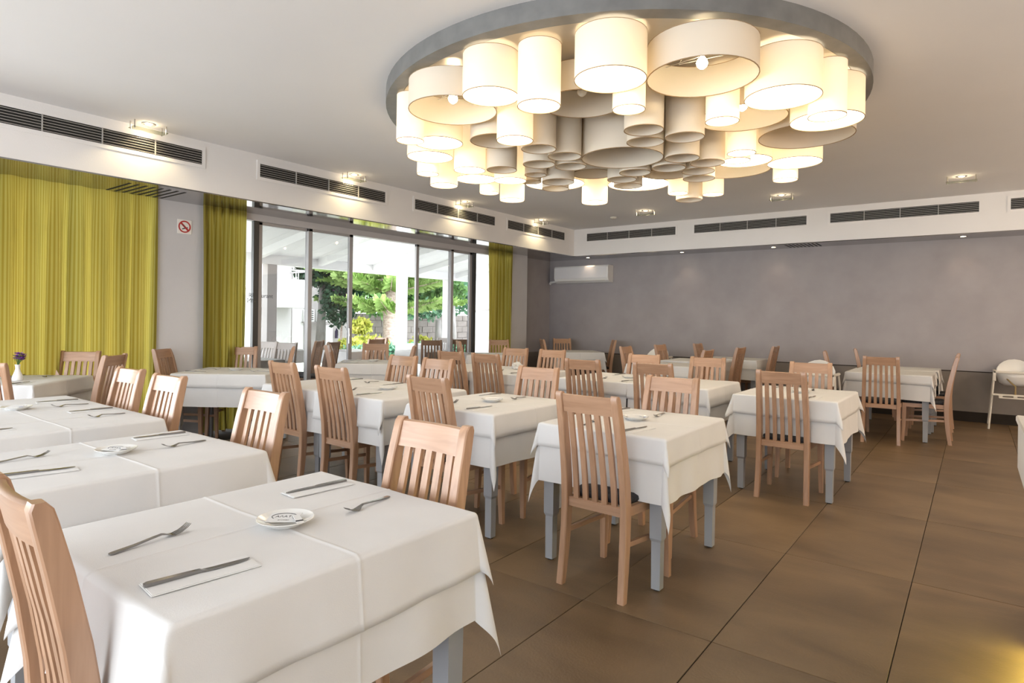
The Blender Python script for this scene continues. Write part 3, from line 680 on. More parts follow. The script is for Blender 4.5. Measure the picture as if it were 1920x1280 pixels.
def table(name, cx, cy, rot, w, l, under, over, desc, seed, step=.035, wave=None, owave=None, corner=.13):
    r = empty('dining_table', (cx, cy, 0), radians(rot)); tag(r, 'grey legged table under cloths, '+desc, 'table', 'dining tables')
    bm = bmesh.new(); add_box(bm, -w/2+.015, w/2-.015, -l/2+.015, l/2-.015, .738, .764, .003); link('tabletop', mesh_of(bm, 'tabletop', grey_paint), r)
    bm = bmesh.new()
    for s in (-1, 1):
        add_box(bm, -w/2+.08, w/2-.08, s*(l/2-.055)-.011, s*(l/2-.055)+.011, .66, .738); add_box(bm, s*(w/2-.055)-.011, s*(w/2-.055)+.011, -l/2+.08, l/2-.08, .66, .738)
    link('apron', mesh_of(bm, 'apron', grey_paint), r)
    for sx in (-1, 1):
        for sy in (-1, 1):
            lg = link('leg', LEG, r, (sx*(w/2-.055), sy*(l/2-.055), 0)); lg.scale = (1, 1, .738/.70); link('foot_pad', PAD, lg)
    u = link('tablecloth', drape(w, l, under, .765, seed, step, wave or (.005,)*4, .045, corner), None, (cx, cy, 0), (0, 0, radians(rot)))
    u.data.name = 'tablecloth'; tag(u, 'long white under cloth of '+desc, 'tablecloth', 'white under cloths')
    o = link('tablecloth_overlay', drape(w+.012, l+.012, over, .7695, seed+100, step, owave or (.0025,)*4, .10, corner*1.3), None, (cx, cy, 0), (0, 0, radians(rot)+radians(random.Random(seed).uniform(-.4, .4))))
    if step < .036: md = o.modifiers.new('hem', 'SOLIDIFY'); md.thickness = .0022; md.offset = 1
    tag(o, 'short white top cloth of '+desc, 'tablecloth', 'white top cloths')
U, O = .31, .14
FORE = 'the big foreground table'; SEC = 'the second table behind the foreground one'
PL, PR = 'the left table of the left edge pair', 'the right table of the left edge pair'
FLW = 'the flower table by the wide curtain'; NOS = 'the table under the no smoking sign'
CLL, CLR = 'the left table of the centre left pair', 'the right table of the centre left pair'
MID1, MID2 = 'the left table of the middle pair', 'the right table of the middle pair'
LOC = 'the single table just left of centre'; FC = 'the front centre table'
CRL, CRR = 'the left table of the centre right pair', 'the right table of the centre right pair'
AIS = 'the single table by the aisle'; BF, BR = 'the front table by the right back wall', 'the rear table by the right back wall'
COR = 'the corner table under the air conditioner'; T3A, T3B, T3C = 'the nearest of three tables before the back wall', 'the middle of three tables before the back wall', 'the farthest of three tables before the back wall'
WIN, OPN = 'the window table by the far curtain', 'the table before the open glass door'
table('T1', -1.57, .97, 0, .76, .88, (U, U, U, U), (.13, .165, .22, .14), FORE, 1, .022, (.006, .007, .015, .006), (.003, .003, .013, .003))
table('T2', -2.81, 1.035, 0, .76, .88, (U, U, U, U), (.14, .15, .16, .14), SEC, 2, .028)
table('T3', -4.73, 1.13, 0, .76, .88, (U, .0, U, U), (.14, .0, .16, .14), PL, 3, .035)
table('T3', -3.975, 1.125, 0, .76, .88, (.0, U, U, U), (.0, .16, .16, .14), PR, 4, .03)
table('T4', -6.575, 1.66, 45, .75, .88, (U, U, U, U), (.12, .13, .16, .13), FLW, 5, .035)
table('T5', -6.20, 3.40, 128, .78, .92, (U, U, U, U), (.13, .15, .14, .12), NOS, 6, .035)
table('T6', -4.47, 3.36, 0, .775, .88, (U, .0, U, U), (.12, .0, .16, .12), CLL, 7, .035)
table('T6', -3.70, 3.335, 0, .775, .88, (.0, U, U, U), (.0, .12, .20, .12), CLR, 8, .03)
table('T7', -2.70, 3.345, 0, .75, .88, (U, U, U, U), (.13, .14, .13, .12), LOC, 9, .026)
table('T8', -1.585, 3.30, 0, .75, .87, (U, U, U, U), (.13, .13, .12, .12), FC, 10, .022, (.006, .007, .006, .006), corner=.12)
table('T9', -2.975, 5.69, 0, .76, .88, (U, .0, U, U), (.12, .0, .12, .12), CRL, 11, .032)
table('T9', -2.22, 5.69, 0, .76, .88, (.0, U, U, U), (.0, .16, .14, .12), CRR, 12, .032)
table('T10', -1.19, 5.55, 0, .76, .92, (U, U, U, U), (.13, .14, .15, .12), AIS, 13, .026, (.006, .008, .008, .006), corner=.20)
table('T12', -4.87, 5.62, 0, .755, .88, (U, .0, U, U), (.13, .0, .10, .12), MID1, 14, .04)
table('T12', -4.12, 5.62, 0, .755, .88, (.0, U, U, U), (.0, .13, .10, .12), MID2, 15, .04)
table('T11', -.83, 8.86, 0, .87, .80, (.28, .28, .28, .05), (.13, .15, .10, .0), BF, 16, .035)
table('T11', -.81, 9.70, 0, .87, .80, (.28, .28, .05, .28), (.14, .16, .0, .12), BR, 17, .035)
table('T13', -6.02, 9.98, 135, .80, .88, (.3, .3, .3, .3), (.13, .13, .13, .13), COR, 18, .045)
table('T14', -3.38, 8.05, 0, .88, .75, (.3, .3, .3, .3), (.13, .13, .13, .13), T3A, 19, .045)
table('T14', -3.36, 9.15, 0, .88, .75, (.3, .3, .3, .3), (.13, .13, .13, .13), T3B, 20, .045)
table('T15', -3.13, 10.2, 0, .88, .75, (.3, .3, .3, .3), (.13, .13, .13, .13), T3C, 21, .045)
table('T16', -6.46, 8.05, 135, .80, .95, (.3, .3, .3, .3), (.13, .13, .13, .13), WIN, 22, .045)
table('T17', -6.30, 5.36, 135, .78, .88, (U, U, U, U), (.13, .16, .13, .13), OPN, 23, .04)

# ------------------------------------------------------------------ place settings
ZT = 0.7735
def fork_me():
    bm = bmesh.new(); secs = []
    for y, z, hw, t in ((-.10, .003, .0055, .0018), (-.092, .0035, .0065, .002), (-.04, .006, .0045, .002), (.0, .010, .0033, .002), (.028, .012, .003, .002), (.040, .009, .0055, .0015), (.050, .0045, .0105, .0013), (.060, .003, .0115, .0012)):
        secs.append([(-hw, y, z-t), (hw, y, z-t), (hw, y, z+t), (-hw, y, z+t)])
    add_loft(bm, secs)
    for k in range(4):
        x = (k-1.5)*.0063
        add_loft(bm, [[(x*f-h2, y, z-.001), (x*f+h2, y, z-.001), (x*f+h2, y, z+.001), (x*f-h2, y, z+.001)] for y, z, h2, f in ((.058, .003, .0021, 1), (.078, .0065, .0018, 1), (.094, .014, .0014, 1), (.103, .020, .0008, .97))])
    return mesh_of(bm, 'fork', steel, True, 40)
def knife_me():
    bm = bmesh.new(); secs = []
    for y, z, x0, x1, t in ((-.112, .0035, -.006, .006, .003), (-.105, .0042, -.0075, .0075, .0038), (-.02, .0042, -.006, .006, .0034), (.0, .0042, -.005, .005, .003), (.004, .0035, -.0045, .007, .0016), (.03, .003, -.0045, .0105, .0012), (.08, .003, -.0045, .010, .001), (.104, .003, -.004, .004, .0009), (.110, .003, -.0035, -.001, .0008)):
        secs.append([(x0, y, z-t), (x1, y, z-t), (x1, y, z+t), (x0, y, z+t)])
    add_loft(bm, secs); return mesh_of(bm, 'knife', steel, True, 40)
def napkin_me():
    bm = bmesh.new(); add_box(bm, -.042, .042, -.115, .115, 0, .0016, .0006); add_box(bm, -.042, .038, -.112, .112, .0016, .003, .0006); return mesh_of(bm, 'napkin', paper)
FORK, KNIFE, NAP = fork_me(), knife_me(), napkin_me()
PLATE = lathe_me('plate', china, [(0, .004), (.036, .004), (.040, .007), (.070, .019), (.0755, .0215), (.077, .0205), (.072, .0165), (.044, .002), (.042, .0), (0, .0)], 40)
def sachet_me(w, l, name='sachet'):
    bm = bmesh.new(); add_box(bm, -w/2, w/2, -l/2, l/2, 0, .0025, .001); return mesh_of(bm, name, paper)
SACH, SMALL = sachet_me(.085, .06), sachet_me(.02, .05)
TXT = text_mesh('\u0391\u039b\u0391\u03a4\u0399', .0165, ink); TXT2 = text_mesh('\u0395\u039b\u039b\u0397\u039d\u0399\u039a\u039f', .006, ink)
def oval_me():
    bm = bmesh.new(); add_tube(bm, [(.034*cos(a), .020*sin(a), 0) for a in [radians(-40+260*k/24) for k in range(25)]], .0011, 4); return mesh_of(bm, 'oval_line', ink)
OVAL = oval_me()
SOCC = {}
def put(name, me, x, y, z, rz, label, cat, group, rx=0):
    o = link(name, me, None, (x, y, z), (radians(rx), 0, radians(rz))); return tag(o, label, cat, group)
def place(cx, cy, rot, tables):
    pass
def setting(cx, cy, rot, l, desc, ends, dx=0.0, plate=True, text=False, jit=0, which=''):
    rnd = random.Random(int(cx*1000+cy*77)+jit); a = radians(rot)
    def P(x, y): return cx+x*cos(a)-y*sin(a), cy+x*sin(a)+y*cos(a)
    for e in ends:
        s = -1 if e == 'near' else 1; r0 = 0 if e == 'near' else 180
        ex = ('near end of ' if e == 'near' else 'far end of ')+desc+which
        j = rnd.uniform(-4, 4)
        x, y = P(dx+s*.09, s*(l/2-.165)); put('fork', FORK, x, y, ZT, rot+r0+10+j, 'steel fork, '+ex, 'fork', 'table forks')
        x, y = P(dx-s*.195, s*(l/2-.150)); n = put('napkin', NAP, x+.012*cos(a), y, ZT, rot+r0-6+j, 'white paper napkin, '+ex, 'napkin', 'paper napkins')
        put('knife', KNIFE, x, y, ZT+.003, rot+r0-7+j, 'steel knife on a napkin, '+ex, 'knife', 'table knives')
    if plate:
        x, y = P(dx+.05, .015); put('plate', PLATE, x, y, ZT, 0, 'white china saucer of sachets on '+desc, 'saucer', 'saucers with sachets')
        o = put('sachet', SACH, x-.006, y, ZT+.0175, 34+rnd.uniform(-8, 8), 'printed salt sachet in the saucer on '+desc, 'sachet', 'salt sachets', 6)
        if text:
            link('lettering', TXT, o, (0, .003, .0026)); link('small_print', TXT2, o, (.004, -.020, .0026)); link('oval_line', OVAL, o, (0, .004, .0026))
        b = put('sugar_packet', SMALL, x+.042, y+.012, ZT+.0205, 70, 'slim sugar stick in the saucer on '+desc, 'sugar packet', 'sugar sticks', 8)
        box('print_band', ink if text else blue_ink, -.0101, .0101, -.018, -.010, .0018, .0026, parent=b)
setting(-1.57, .97, 0, .88, FORE, ('near', 'far'), 0, True, True)
setting(-2.81, 1.035, 0, .88, SEC, ('near', 'far'), -.08, True, True)
setting(-3.975, 1.125, 0, .88, PR, ('near', 'far'), -.03, False)
setting(-4.73, 1.13, 0, .88, PL, ('far',), .14, True)
setting(-2.70, 3.345, 0, .88, LOC, ('near', 'far'), -.05)
setting(-1.585, 3.30, 0, .87, FC, ('near', 'far'), -.05)
setting(-3.70, 3.335, 0, .88, CLR, ('near', 'far'), -.12)
setting(-4.47, 3.34, 0, .88, CLL, ('far',), .1, False)
setting(-2.22, 5.69, 0, .88, CRR, ('near', 'far'), -.1, False)
setting(-2.975, 5.69, 0, .88, CRL, ('near', 'far'), .12)
setting(-1.19, 5.55, 0, .92, AIS, ('near', 'far'), -.02)
setting(-4.12, 5.62, 0, .88, MID2, ('near', 'far'), 0)
setting(-6.575, 1.66, 45, .88, FLW, ('near', 'far'), 0, False)
setting(-6.20, 3.40, 128, .92, NOS, ('near', 'far'), 0)
setting(-6.30, 5.36, 135, .88, OPN, ('near', 'far'), 0)
setting(-6.46, 8.05, 135, .95, WIN, ('far',), 0, False)
setting(-6.02, 9.98, 135, .88, COR, ('far',), 0, False)
# crumpled napkin on the middle pair
bm = bmesh.new(); bmesh.ops.create_icosphere(bm, subdivisions=3, radius=.075)
for v in bm.verts:
    rnd = random.Random(int(v.co.x*900)+int(v.co.y*700)*3+int(v.co.z*500)*7); v.co *= rnd.uniform(.62, 1.1); v.co.z = max(v.co.z*.8, -.03)
o = link('crumpled_napkin', mesh_of(bm, 'crumpled_napkin', paper), None, (-4.28, 5.78, .803)); tag(o, 'crumpled white napkin heap on the right table of the middle pair', 'napkin')
# vase with purple flowers
vx, vy = -6.51, 1.645
va = empty('flower_vase', (vx, vy, ZT)); tag(va, 'white ceramic bud vase with purple flowers near the left edge', 'vase')
link('vase_body', lathe_me('vase_body', white_gloss, [(0, 0), (.036, 0), (.040, .012), (.036, .04), (.022, .075), (.016, .10), (.018, .125), (.022, .135), (.016, .134), (.013, .11)], 24), va)
rnd = random.Random(4); bm = bmesh.new(); bf = bmesh.new(); bl = bmesh.new()
for k in range(14):
    a = rnd.uniform(0, 6.28); rr_ = rnd.uniform(.01, .06); hx, hy, hz = rr_*cos(a), rr_*sin(a), rnd.uniform(.17, .225)
    add_tube(bm, [(0, 0, .11), (hx*.4, hy*.4, .15), (hx, hy, hz)], .0016, 5)
    T = bf if k % 7 not in (0,) else bl
    for p in range(7):
        b_ = 2*pi*p/7; q = .034
        c = Vector((hx, hy, hz)); d = Vector((cos(b_), sin(b_), rnd.uniform(.1, .7))).normalized()*q; n_ = Vector((-sin(b_), cos(b_), 0))*.014
        T.faces.new([T.verts.new(c), T.verts.new(c+d*.6+n_), T.verts.new(c+d), T.verts.new(c+d*.6-n_)])
for k in range(26):
    a = rnd.uniform(0, 6.28); c = Vector((rnd.uniform(.0, .05)*cos(a), rnd.uniform(.0, .05)*sin(a), rnd.uniform(.14, .23))); d = Vector((cos(a), sin(a), rnd.uniform(0, 1))).normalized()*.024; n_ = Vector((-sin(a), cos(a), .2))*.005
    bl.faces.new([bl.verts.new(c), bl.verts.new(c+d*.5+n_), bl.verts.new(c+d), bl.verts.new(c+d*.5-n_)])
link('stems', mesh_of(bm, 'stems', leaf_grn), va); link('petals', mesh_of(bf, 'petals', purple), va); link('leaves', mesh_of(bl, 'leaves', leaf_yel), va)

# ------------------------------------------------------------------ high chairs
def high_chair(x, y, rz, label, sc=1.0):
    r = empty('high_chair', (x, y, 0), radians(rz)); tag(r, label, 'high chair', 'baby high chairs')   # faces local -y
    for sx in (-1, 1):
        for sy in (-1, 1):
            bm = bmesh.new(); add_tube(bm, [(sx*.27, sy*.28, 0), (sx*.235, sy*.18, .45), (sx*.212, sy*.11, .76)], .012, 10); link('leg', mesh_of(bm, 'leg', cream_pl, True, 50), r)
    bm = bmesh.new()  # seat shell: rounded tub with arched back
    secs = []
    for k in range(13):
        a = pi*k/12; secs.append((a,))
    vs, fs = [], []
    N = 20; levels = ((.565, .11, .09), (.60, .165, .135), (.68, .19, .155), (.735, .20, .165))
    for z, rx, ry in levels:
        for i in range(N):
            a = 2*pi*i/N; ext = 0
            zz = z
            if z > .70: zz = z+.175*max(0, sin(a))
            vs.append((rx*cos(a), ry*sin(a)*(1.0 if sin(a) < 0 else 1.05), zz))
    for L in range(3):
        for i in range(N): fs.append((L*N+i, L*N+(i+1) % N, (L+1)*N+(i+1) % N, (L+1)*N+i))
    fs.append(tuple(range(N))[::-1])
    o = link('seat_shell', raw('seat_shell', vs, fs, plastic_w, True), r); m = o.modifiers.new('thick', 'SOLIDIFY'); m.thickness = .012
    bm = bmesh.new()
    add_box(bm, -.23, .23, -.25, -.215, .735, .765, .008); add_box(bm, -.23, -.195, -.25, .16, .735, .765, .008); add_box(bm, .195, .23, -.25, .16, .735, .765, .008)
    add_box(bm, -.235, -.20, -.25, -.21, .63, .75, .006); add_box(bm, .20, .235, -.25, -.21, .63, .75, .006)
    link('arm_frame', mesh_of(bm, 'arm_frame', cream_pl), r)
    bm = bmesh.new(); add_box(bm, -.235, .235, -.235, -.21, .44, .465, .005); add_box(bm, -.17, .17, -.285, -.265, .41, .428, .004)
    for xx in (-.15, 0, .15): add_box(bm, xx-.02, xx+.02, -.28, -.22, .418, .445, .003)
    link('foot_rest', mesh_of(bm, 'foot_rest', cream_pl), r)
    bm = bmesh.new(); add_tube(bm, [(-.10, -.10, .68), (-.05, -.17, .62), (0, -.20, .57), (.0, -.225, .45)], .010, 5); link('harness', mesh_of(bm, 'harness', strap_m), r)
high_chair(.42, 10.53, 0, 'white plastic baby high chair at the right edge before the back wall')
high_chair(-4.34, 9.86, 0, 'white plastic tub seat high chair between tables by the back wall')
high_chair(-1.52, 8.12, 0, 'cream high chair half hidden behind the aisle table chair')

# ------------------------------------------------------------------ terrace and garden beyond the glass
def outdoor(o, label, cat, group=None): return tag(o, label, cat, group)
struct('terrace_floor', ext_floor, -12.2, -7.12, -2, 16, -0.13, -0.01)
gd = struct('garden_ground', ext_soil, -60, -12.2, -20, 60, -0.35, -0.05)
# terrace roof, beams, columns
roof = empty('terrace_roof', (-7.15, 0, 3.40)); tag(roof, 'white sloping roof over the terrace outside the glass doors', 'roof')
sl = .18; a_ = math.atan(sl)
def slab(name, m, y0, y1, z0, z1, L=4.5): 
    bm = bmesh.new(); add_loft(bm, [[(x, y0, z0+x*sl), (x, y1, z0+x*sl), (x, y1, z1+x*sl), (x, y0, z1+x*sl)] for x in (0, -L)]); return link(name, mesh_of(bm, name, m), roof)
for k in range(44): 
    y0 = -1.5+k*.40; slab('roof_plank', ext_white, y0+.004, y0+.396, .02, .05)
for y in (3.6, 5.2, 6.75, 8.3, 9.85, 11.3, 12.8, 14.4): slab('beam', ext_white, y-.06, y+.06, -.12, .02)
box('fascia_beam', ext_white, -4.62, -4.45, -1.5, 16.2, -.98, -.72, parent=roof)
box('gutter', ext_white, -4.74, -4.62, -1.5, 16.2, -.86, -.78, .02, parent=roof)
for y, lab, m in ((7.13, 'grey square terrace post left of the balcony view', ext_grey), (10.80, 'white square terrace post in front of the palm trunk', ext_white), (12.51, 'white square terrace post at the right of the garden view', ext_white), (3.4, 'white square terrace post hidden by the curtain', ext_white)):
    c = empty('terrace_post', (-11.68, y, -.01)); tag(c, lab, 'post', 'terrace posts'); box('shaft', m, -.10, .10, -.11, .11, .0, 2.43, .006, parent=c); box('plinth', m, -.14, .14, -.15, .15, .0, .22, .01, parent=c)
sw = empty('terrace_side_wall', (-11.6, 13.6, 0)); tag(sw, 'tall white wall closing the right end of the terrace', 'wall')
box('wall_panel', ext_white, 0, 4.4, 0, .2, 0, 2.9, parent=sw); bm = bmesh.new(); add_loft(bm, [[(x, -.03, z), (x, 0, z), (x, 0, z+.05), (x, -.03, z+.05)] for x, z in ((0, 1.55), (4.4, 2.0))]); link('sloping_trim', mesh_of(bm, 'sloping_trim', ext_grey), sw)
# white house with balcony
hs = empty('white_house', (-18, 10.42, 0)); tag(hs, 'white rendered house with a balcony beyond the left glass doors', 'house')
house_w = mat('house_render', (0.46, 0.455, 0.45), 0.85)
box('wall', house_w, -6, 0, -6, 1.35, -.3, 7, parent=hs)
box('balcony_parapet', house_w, 0, 1.2, .15, 1.30, 1.62, 2.50, .01, parent=hs)
bm = bmesh.new(); add_tube(bm, [(1.15, .15, 2.78), (1.15, 1.27, 2.78), (0.05, 1.27, 2.78)], .025, 8)
for p in ((1.15, .2), (1.15, .75), (1.15, 1.27), (.5, 1.27)): add_tube(bm, [(*p, 2.5), (*p, 2.78)], .018, 6)
link('balcony_rail', mesh_of(bm, 'balcony_rail', alu), hs)
win = box('window', mat('house_window_glass', (0.55, 0.57, 0.58), 0.2), -.02, .04, -.75, -.10, 2.05, 3.1, parent=hs); box('window_frame', ext_white, .0, .07, -.80, -.75, 2.0, 3.15, parent=win)
box('lower_window', mat('house_shutter', (0.50, 0.50, 0.50), 0.6), -.02, .03, -.45, -.05, .5, 1.55, parent=hs)
lat = box('lattice_panel', ext_grey, 0.3, .33, -.45, .05, 1.75, 2.25, parent=hs)
bm = bmesh.new(); add_tube(bm, [(.35, -.42, 1.78), (.35, .02, 2.22)], .02, 6); add_tube(bm, [(.35, .02, 1.78), (.35, -.42, 2.22)], .02, 6); add_tube(bm, [(.35, -.2, 1.76), (.35, -.2, 2.24)], .015, 6); link('lattice_bar', mesh_of(bm, 'lattice_bar', ext_white), lat)
gw = empty('grey_outbuilding', (-22, 14.42, 0)); tag(gw, 'grey rendered outbuilding carrying two air conditioner units', 'building')
box('wall', ext_grey, -5, .02, 0, 2.9, -.3, 4.8, parent=gw); box('pier', ext_white, 0, .3, .0, .33, -.3, 4.8, parent=gw); box('downpipe', ext_white, .0, .18, 1.5, 1.85, -.3, 1.0, parent=gw)
def ac_unit(y, z, lab):
    r = empty('outdoor_unit', (-21.98, y, z)); tag(r, lab, 'air conditioner', 'outdoor units'); box('casing', ext_white, 0, .34, -.26, .26, 0, .5, .015, parent=r); box('bracket', ext_grey, 0, .38, -.3, .3, -.05, -.001, parent=r)
    for k in range(5): box('grille_slat', alu_dark, .341, .352, -.2, .2, .07+k*.085, .105+k*.085, parent=r)
ac_unit(14.98, 1.15, 'white outdoor unit on the wall, seen through the left glass leaf'); ac_unit(15.75, 1.15, 'white outdoor unit on the wall left of the garden trees')
ex = empty('fire_extinguisher', (-21.8, 16.45, .45)); tag(ex, 'dark extinguisher hanging on the outbuilding wall', 'extinguisher')
link('bottle', lathe_me('bottle', mat('dark_bottle', (.03, .02, .06), .4), [(0, 0), (.07, 0), (.07, .3), (.03, .36), (.03, .42), (0, .42)], 12), ex); tube('hose', slot_m, [(0, 0, .4), (.08, 0, .34), (.1, 0, .12)], .012, 6, ex)
rw = empty('garden_wall', (-23.5, 17.6, 0)); tag(rw, 'dark stone retaining wall behind the garden planting', 'wall'); box('core', ext_wall, -.6, -.02, 0, 20, -.3, 1.52, parent=rw)
for j in range(5):
    for k in range(24): box('stone', ext_wall, -.35, .03*random.random(), k*.8+(.4 if j % 2 else 0)+.012, k*.8+(.4 if j % 2 else 0)+.788, -.05+j*.32+.008, -.05+(j+1)*.32-.008, .012, parent=rw)
# plants
def leaf_cloud(name, m, blobs, n, size, parent, seed, droop=0.0):
    rnd = random.Random(seed); vs, fs = [], []
    tot = sum(b[3]*b[4]*b[5] for b in blobs)**1
    for b in blobs:
        k = int(n*b[3]*b[4]*b[5]/tot)
        for _ in range(k):
            d = Vector((rnd.gauss(0, 1), rnd.gauss(0, 1), rnd.gauss(0, 1))).normalized()*rnd.uniform(.55, 1.0)
            c = Vector((b[0]+d.x*b[3], b[1]+d.y*b[4], b[2]+d.z*b[5])); s_ = size*rnd.uniform(.6, 1.4)
            u = Vector((rnd.gauss(0, 1), rnd.gauss(0, 1), rnd.gauss(0, 1)-droop)).normalized(); v = u.cross(Vector((rnd.gauss(0, 1), rnd.gauss(0, 1), rnd.gauss(0, 1)))).normalized()
            i = len(vs); vs += [tuple(c), tuple(c+u*s_*.5+v*s_*.3), tuple(c+u*s_), tuple(c+u*s_*.5-v*s_*.3)]; fs.append((i, i+1, i+2, i+3))
    o = link(name, raw(name, vs, fs, m), parent); o['kind'] = 'stuff'; return o
def pine(x, y, lab, seed):
    rnd = random.Random(seed); r = empty('pine_tree', (x, y, -.05)); tag(r, lab, 'tree')
    bm = bmesh.new(); add_tube(bm, [(0, 0, 0), (.02, .02, .8), (-.02, .0, 1.6), (.0, .03, 2.4), (0, 0, 4.6)], [.30, .26, .23, .17, .10], 14); link('trunk', mesh_of(bm, 'trunk', bark, True), r)
    bmb = bmesh.new(); vs, fs = [], []
    for lev in (1.62, 2.35, 2.75, 3.5, 4.2):
        nb = 11
        for k in range(nb):
            a = 2*pi*k/nb+rnd.uniform(-.25, .25)+lev; L = rnd.uniform(2.0, 2.9)*(1 if lev < 3 else .75)
            pts = []
            for i in range(9):
                t = i/8; pts.append(Vector((cos(a)*L*t, sin(a)*L*t, lev+.10*sin(pi*t)+.55*t*t-.15*t)))
            add_tube(bmb, pts, [.04*(1-i/8)+.006 for i in range(9)], 5)
            for q in range(300):
                t = rnd.uniform(.18, 1); i = min(7, int(t*8)); p = pts[i].lerp(pts[i+1], t*8-i); side = rnd.choice((-1, 1)); sp = (.50-.26*t)*rnd.uniform(.5, 1)
                d = Vector((cos(a), sin(a), .12))*.6+Vector((-sin(a), cos(a), 0))*side*.65+Vector((0, 0, rnd.uniform(-.45, .65))); d.normalize()
                n_ = d.cross(Vector((0, 0, 1))).normalized()
                for z in range(2):
                    b0 = p+d*sp*.15*z; e0 = b0+d*sp; j = len(vs); wv = rnd.uniform(.006, .015)
                    m_ = n_*wv+Vector((0, 0, rnd.uniform(-.03, .03)))
                    vs += [tuple(b0-m_*.4), tuple(b0+m_*.4), tuple(e0+m_*.6+Vector((0, 0, .06))), tuple(e0-m_*.6)]; fs.append((j, j+1, j+2, j+3))
    link('branches', mesh_of(bmb, 'branches', bark), r); o = link('needles', raw('needles', vs, fs, leaf_pine), r); o['kind'] = 'stuff'
pine(-17.0, 15.15, 'bright green pine with layered branches beyond the terrace', 11)
def tree(name, x, y, lab, m, blobs, n, size, seed, trunk, tm=bark_grey):
    r = empty(name, (x, y, -.05)); tag(r, lab, 'tree' if 'tree' in name else 'shrub')
    bm = bmesh.new()
    for t in trunk: add_tube(bm, t[0], t[1], 9)
    link('trunk', mesh_of(bm, 'trunk', tm, True), r); leaf_cloud('foliage', m, blobs, n, size, r, seed)
tree('evergreen_tree', -19.4, 13.9, 'dark evergreen tree at the left behind the pine', leaf_dark, [(0, 0, 3.5, 1.2, 1.0, 1.0), (0, .9, 2.5, .9, .8, .6), (.2, .5, 2.2, .6, .6, .4)], 4200, .24, 21, [([(0, 0, 0), (0, .1, 2.6)], [.2, .12])])
tree('evergreen_tree', -21.6, 19.8, 'dark evergreen tree behind the middle of the pine', leaf_grn, [(0, 0, 3.4, 1.6, 2.2, 1.6), (0, 1.0, 2.4, 1.2, 1.2, .9), (0, -1.2, 2.2, 1.0, 1.0, .8)], 5200, .26, 22, [([(0, 0, 0), (0, .1, 2.6)], [.2, .12])])
tree('evergreen_tree', -21.0, 22.4, 'green tree at the right of the garden view', leaf_teal, [(0, 0, 3.2, 1.8, 2.6, 1.7), (0, -1.4, 2.2, 1.2, 1.2, .9)], 5600, .26, 23, [([(0, 0, 0), (0, .1, 2.6)], [.2, .12])])
tree('stumpy_tree', -17.2, 18.2, 'old tree with several thick grey cut trunks at right', leaf_grn, [(0, 0, 2.6, .9, 1.0, .6)], 1500, .2, 24, [([(0, -.3, 0), (.05, -.35, .8), (0, -.3, 1.35)], [.17, .14, .12]), ([(0, .05, 0), (0, .05, .9), (.05, .1, 1.4)], [.18, .15, .13]), ([(.1, .4, 0), (.1, .38, 1.1), (0, .5, 2.2)], [.2, .17, .1])])
def shrub(x, y, z, s_, m, lab, seed, n=900, size=.14):
    r = empty('shrub', (x, y, z)); tag(r, lab, 'shrub', 'garden shrubs'); bm = bmesh.new(); add_tube(bm, [(0, 0, 0), (0, 0, s_*.8)], [.03, .02], 6); link('stem', mesh_of(bm, 'stem', bark), r)
    leaf_cloud('foliage', m, [(0, 0, s_*.9, s_*.9, s_*1.1, s_*.75)], n, size, r, seed)
shrub(-16.4, 12.9, .0, .40, leaf_yel, 'yellow green shrub beside the glass door post', 31)
shrub(-16.6, 13.8, .0, .45, leaf_yel, 'yellow green shrub left of the palm like trunk', 32)
shrub(-16.9, 13.75, .75, .34, leaf_yel, 'small rounded bush raised behind the yellow shrubs', 33)
shrub(-16.5, 16.3, .0, .42, leaf_yel, 'yellow green shrub right of the white terrace post', 34)
shrub(-16.9, 14.55, .0, .38, leaf_yel, 'little yellow green shrub at the foot of the pine', 35)
hd = empty('hedge', (-15.2, 12.0, -.05)); tag(hd, 'low blue green hedge along the garden edge', 'hedge'); leaf_cloud('foliage', leaf_teal, [(0, k*.5, .25, .4, .4, .3) for k in range(14)], 5200, .12, hd, 41); box('clipped_core', leaf_dark, -.25, .25, 0, 6.5, 0, .35, .05, parent=hd)
# bougainvillea flowers
fb = empty('flower_bush', (-18.6, 14.2, -.05)); tag(fb, 'bush with mauve flowers behind the open doorway', 'shrub'); leaf_cloud('blossoms', mat('mauve_petals', (.45, .22, .50), .7), [(0, 0, 2.35, .25, .35, .25), (.1, .5, 2.1, .2, .25, .2)], 260, .10, fb, 51); leaf_cloud('foliage', leaf_dark, [(0, 0, 1.9, .5, .8, .9)], 1200, .16, fb, 52)
bm = bmesh.new(); add_tube(bm, [(0, 0, 0), (0, .1, 1.9)], [.05, .03], 6); link('stem', mesh_of(bm, 'stem', bark), fb)

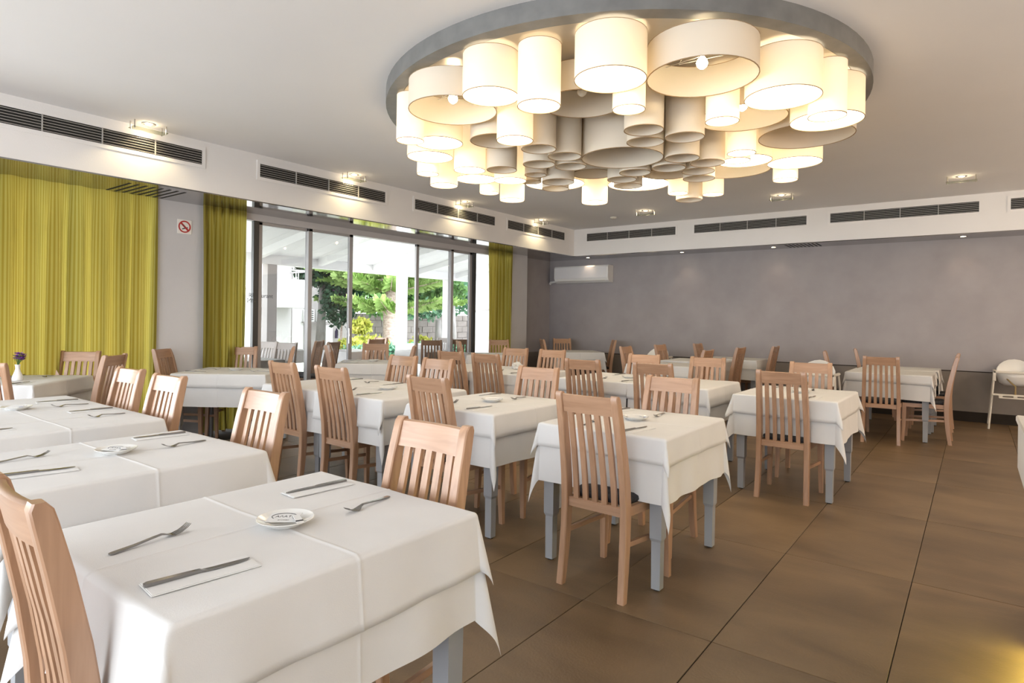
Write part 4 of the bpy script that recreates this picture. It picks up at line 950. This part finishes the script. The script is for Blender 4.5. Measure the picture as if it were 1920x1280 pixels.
# terrace furniture
def t_table(x, y, rot, lab, seed):
    r = empty('terrace_table', (x, y, -.01), radians(rot)); tag(r, 'grey terrace table under a white cloth, '+lab, 'table', 'terrace tables')
    bm = bmesh.new(); add_box(bm, -.39, .39, -.39, .39, .735, .762, .003); link('tabletop', mesh_of(bm, 'tabletop', grey_paint), r)
    for sx in (-1, 1):
        for sy in (-1, 1): link('leg', LEG, r, (sx*.33, sy*.33, .0))
    o = link('tablecloth', drape(.8, .8, (.22,)*4, .755, seed, .05), None, (x, y, 0), (0, 0, radians(rot))); tag(o, 'white cloth on the terrace table, '+lab, 'tablecloth', 'terrace cloths')
t_table(-8.02, 4.50, 0, 'seen through the left glass leaf near the doors', 61)
t_table(-9.95, 6.3, 0, 'farther out behind the left glass leaf', 62)
t_table(-8.95, 7.1, 0, 'outside the open doorway', 63)
t_table(-8.15, 8.15, 0, 'behind the right glass leaf', 64)
t_table(-10.2, 10.2, 0, 'at the far right of the terrace', 65)
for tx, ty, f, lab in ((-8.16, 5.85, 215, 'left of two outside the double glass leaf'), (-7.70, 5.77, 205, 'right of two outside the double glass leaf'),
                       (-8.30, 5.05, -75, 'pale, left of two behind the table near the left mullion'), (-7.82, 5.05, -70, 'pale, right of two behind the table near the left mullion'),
                       (-8.94, 7.77, -90, 'facing us beyond the doorway table'), (-8.35, 7.15, 180, 'edge on beside the doorway table'), (-7.48, 7.62, 130, 'behind the right glass leaf'),
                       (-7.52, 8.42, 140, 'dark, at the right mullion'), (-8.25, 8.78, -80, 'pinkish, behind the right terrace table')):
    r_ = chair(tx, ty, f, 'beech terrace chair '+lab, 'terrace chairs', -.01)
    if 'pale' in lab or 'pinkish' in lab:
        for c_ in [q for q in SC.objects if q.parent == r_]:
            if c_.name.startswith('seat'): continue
            c_.material_slots[0].link = 'OBJECT'; c_.material_slots[0].material = glare_wood
for o_ in list(SC.objects):
    if not o_.parent and o_.get('label') and not 4 <= len(o_['label'].split()) <= 16: print('LABEL', len(o_['label'].split()), o_['label'])
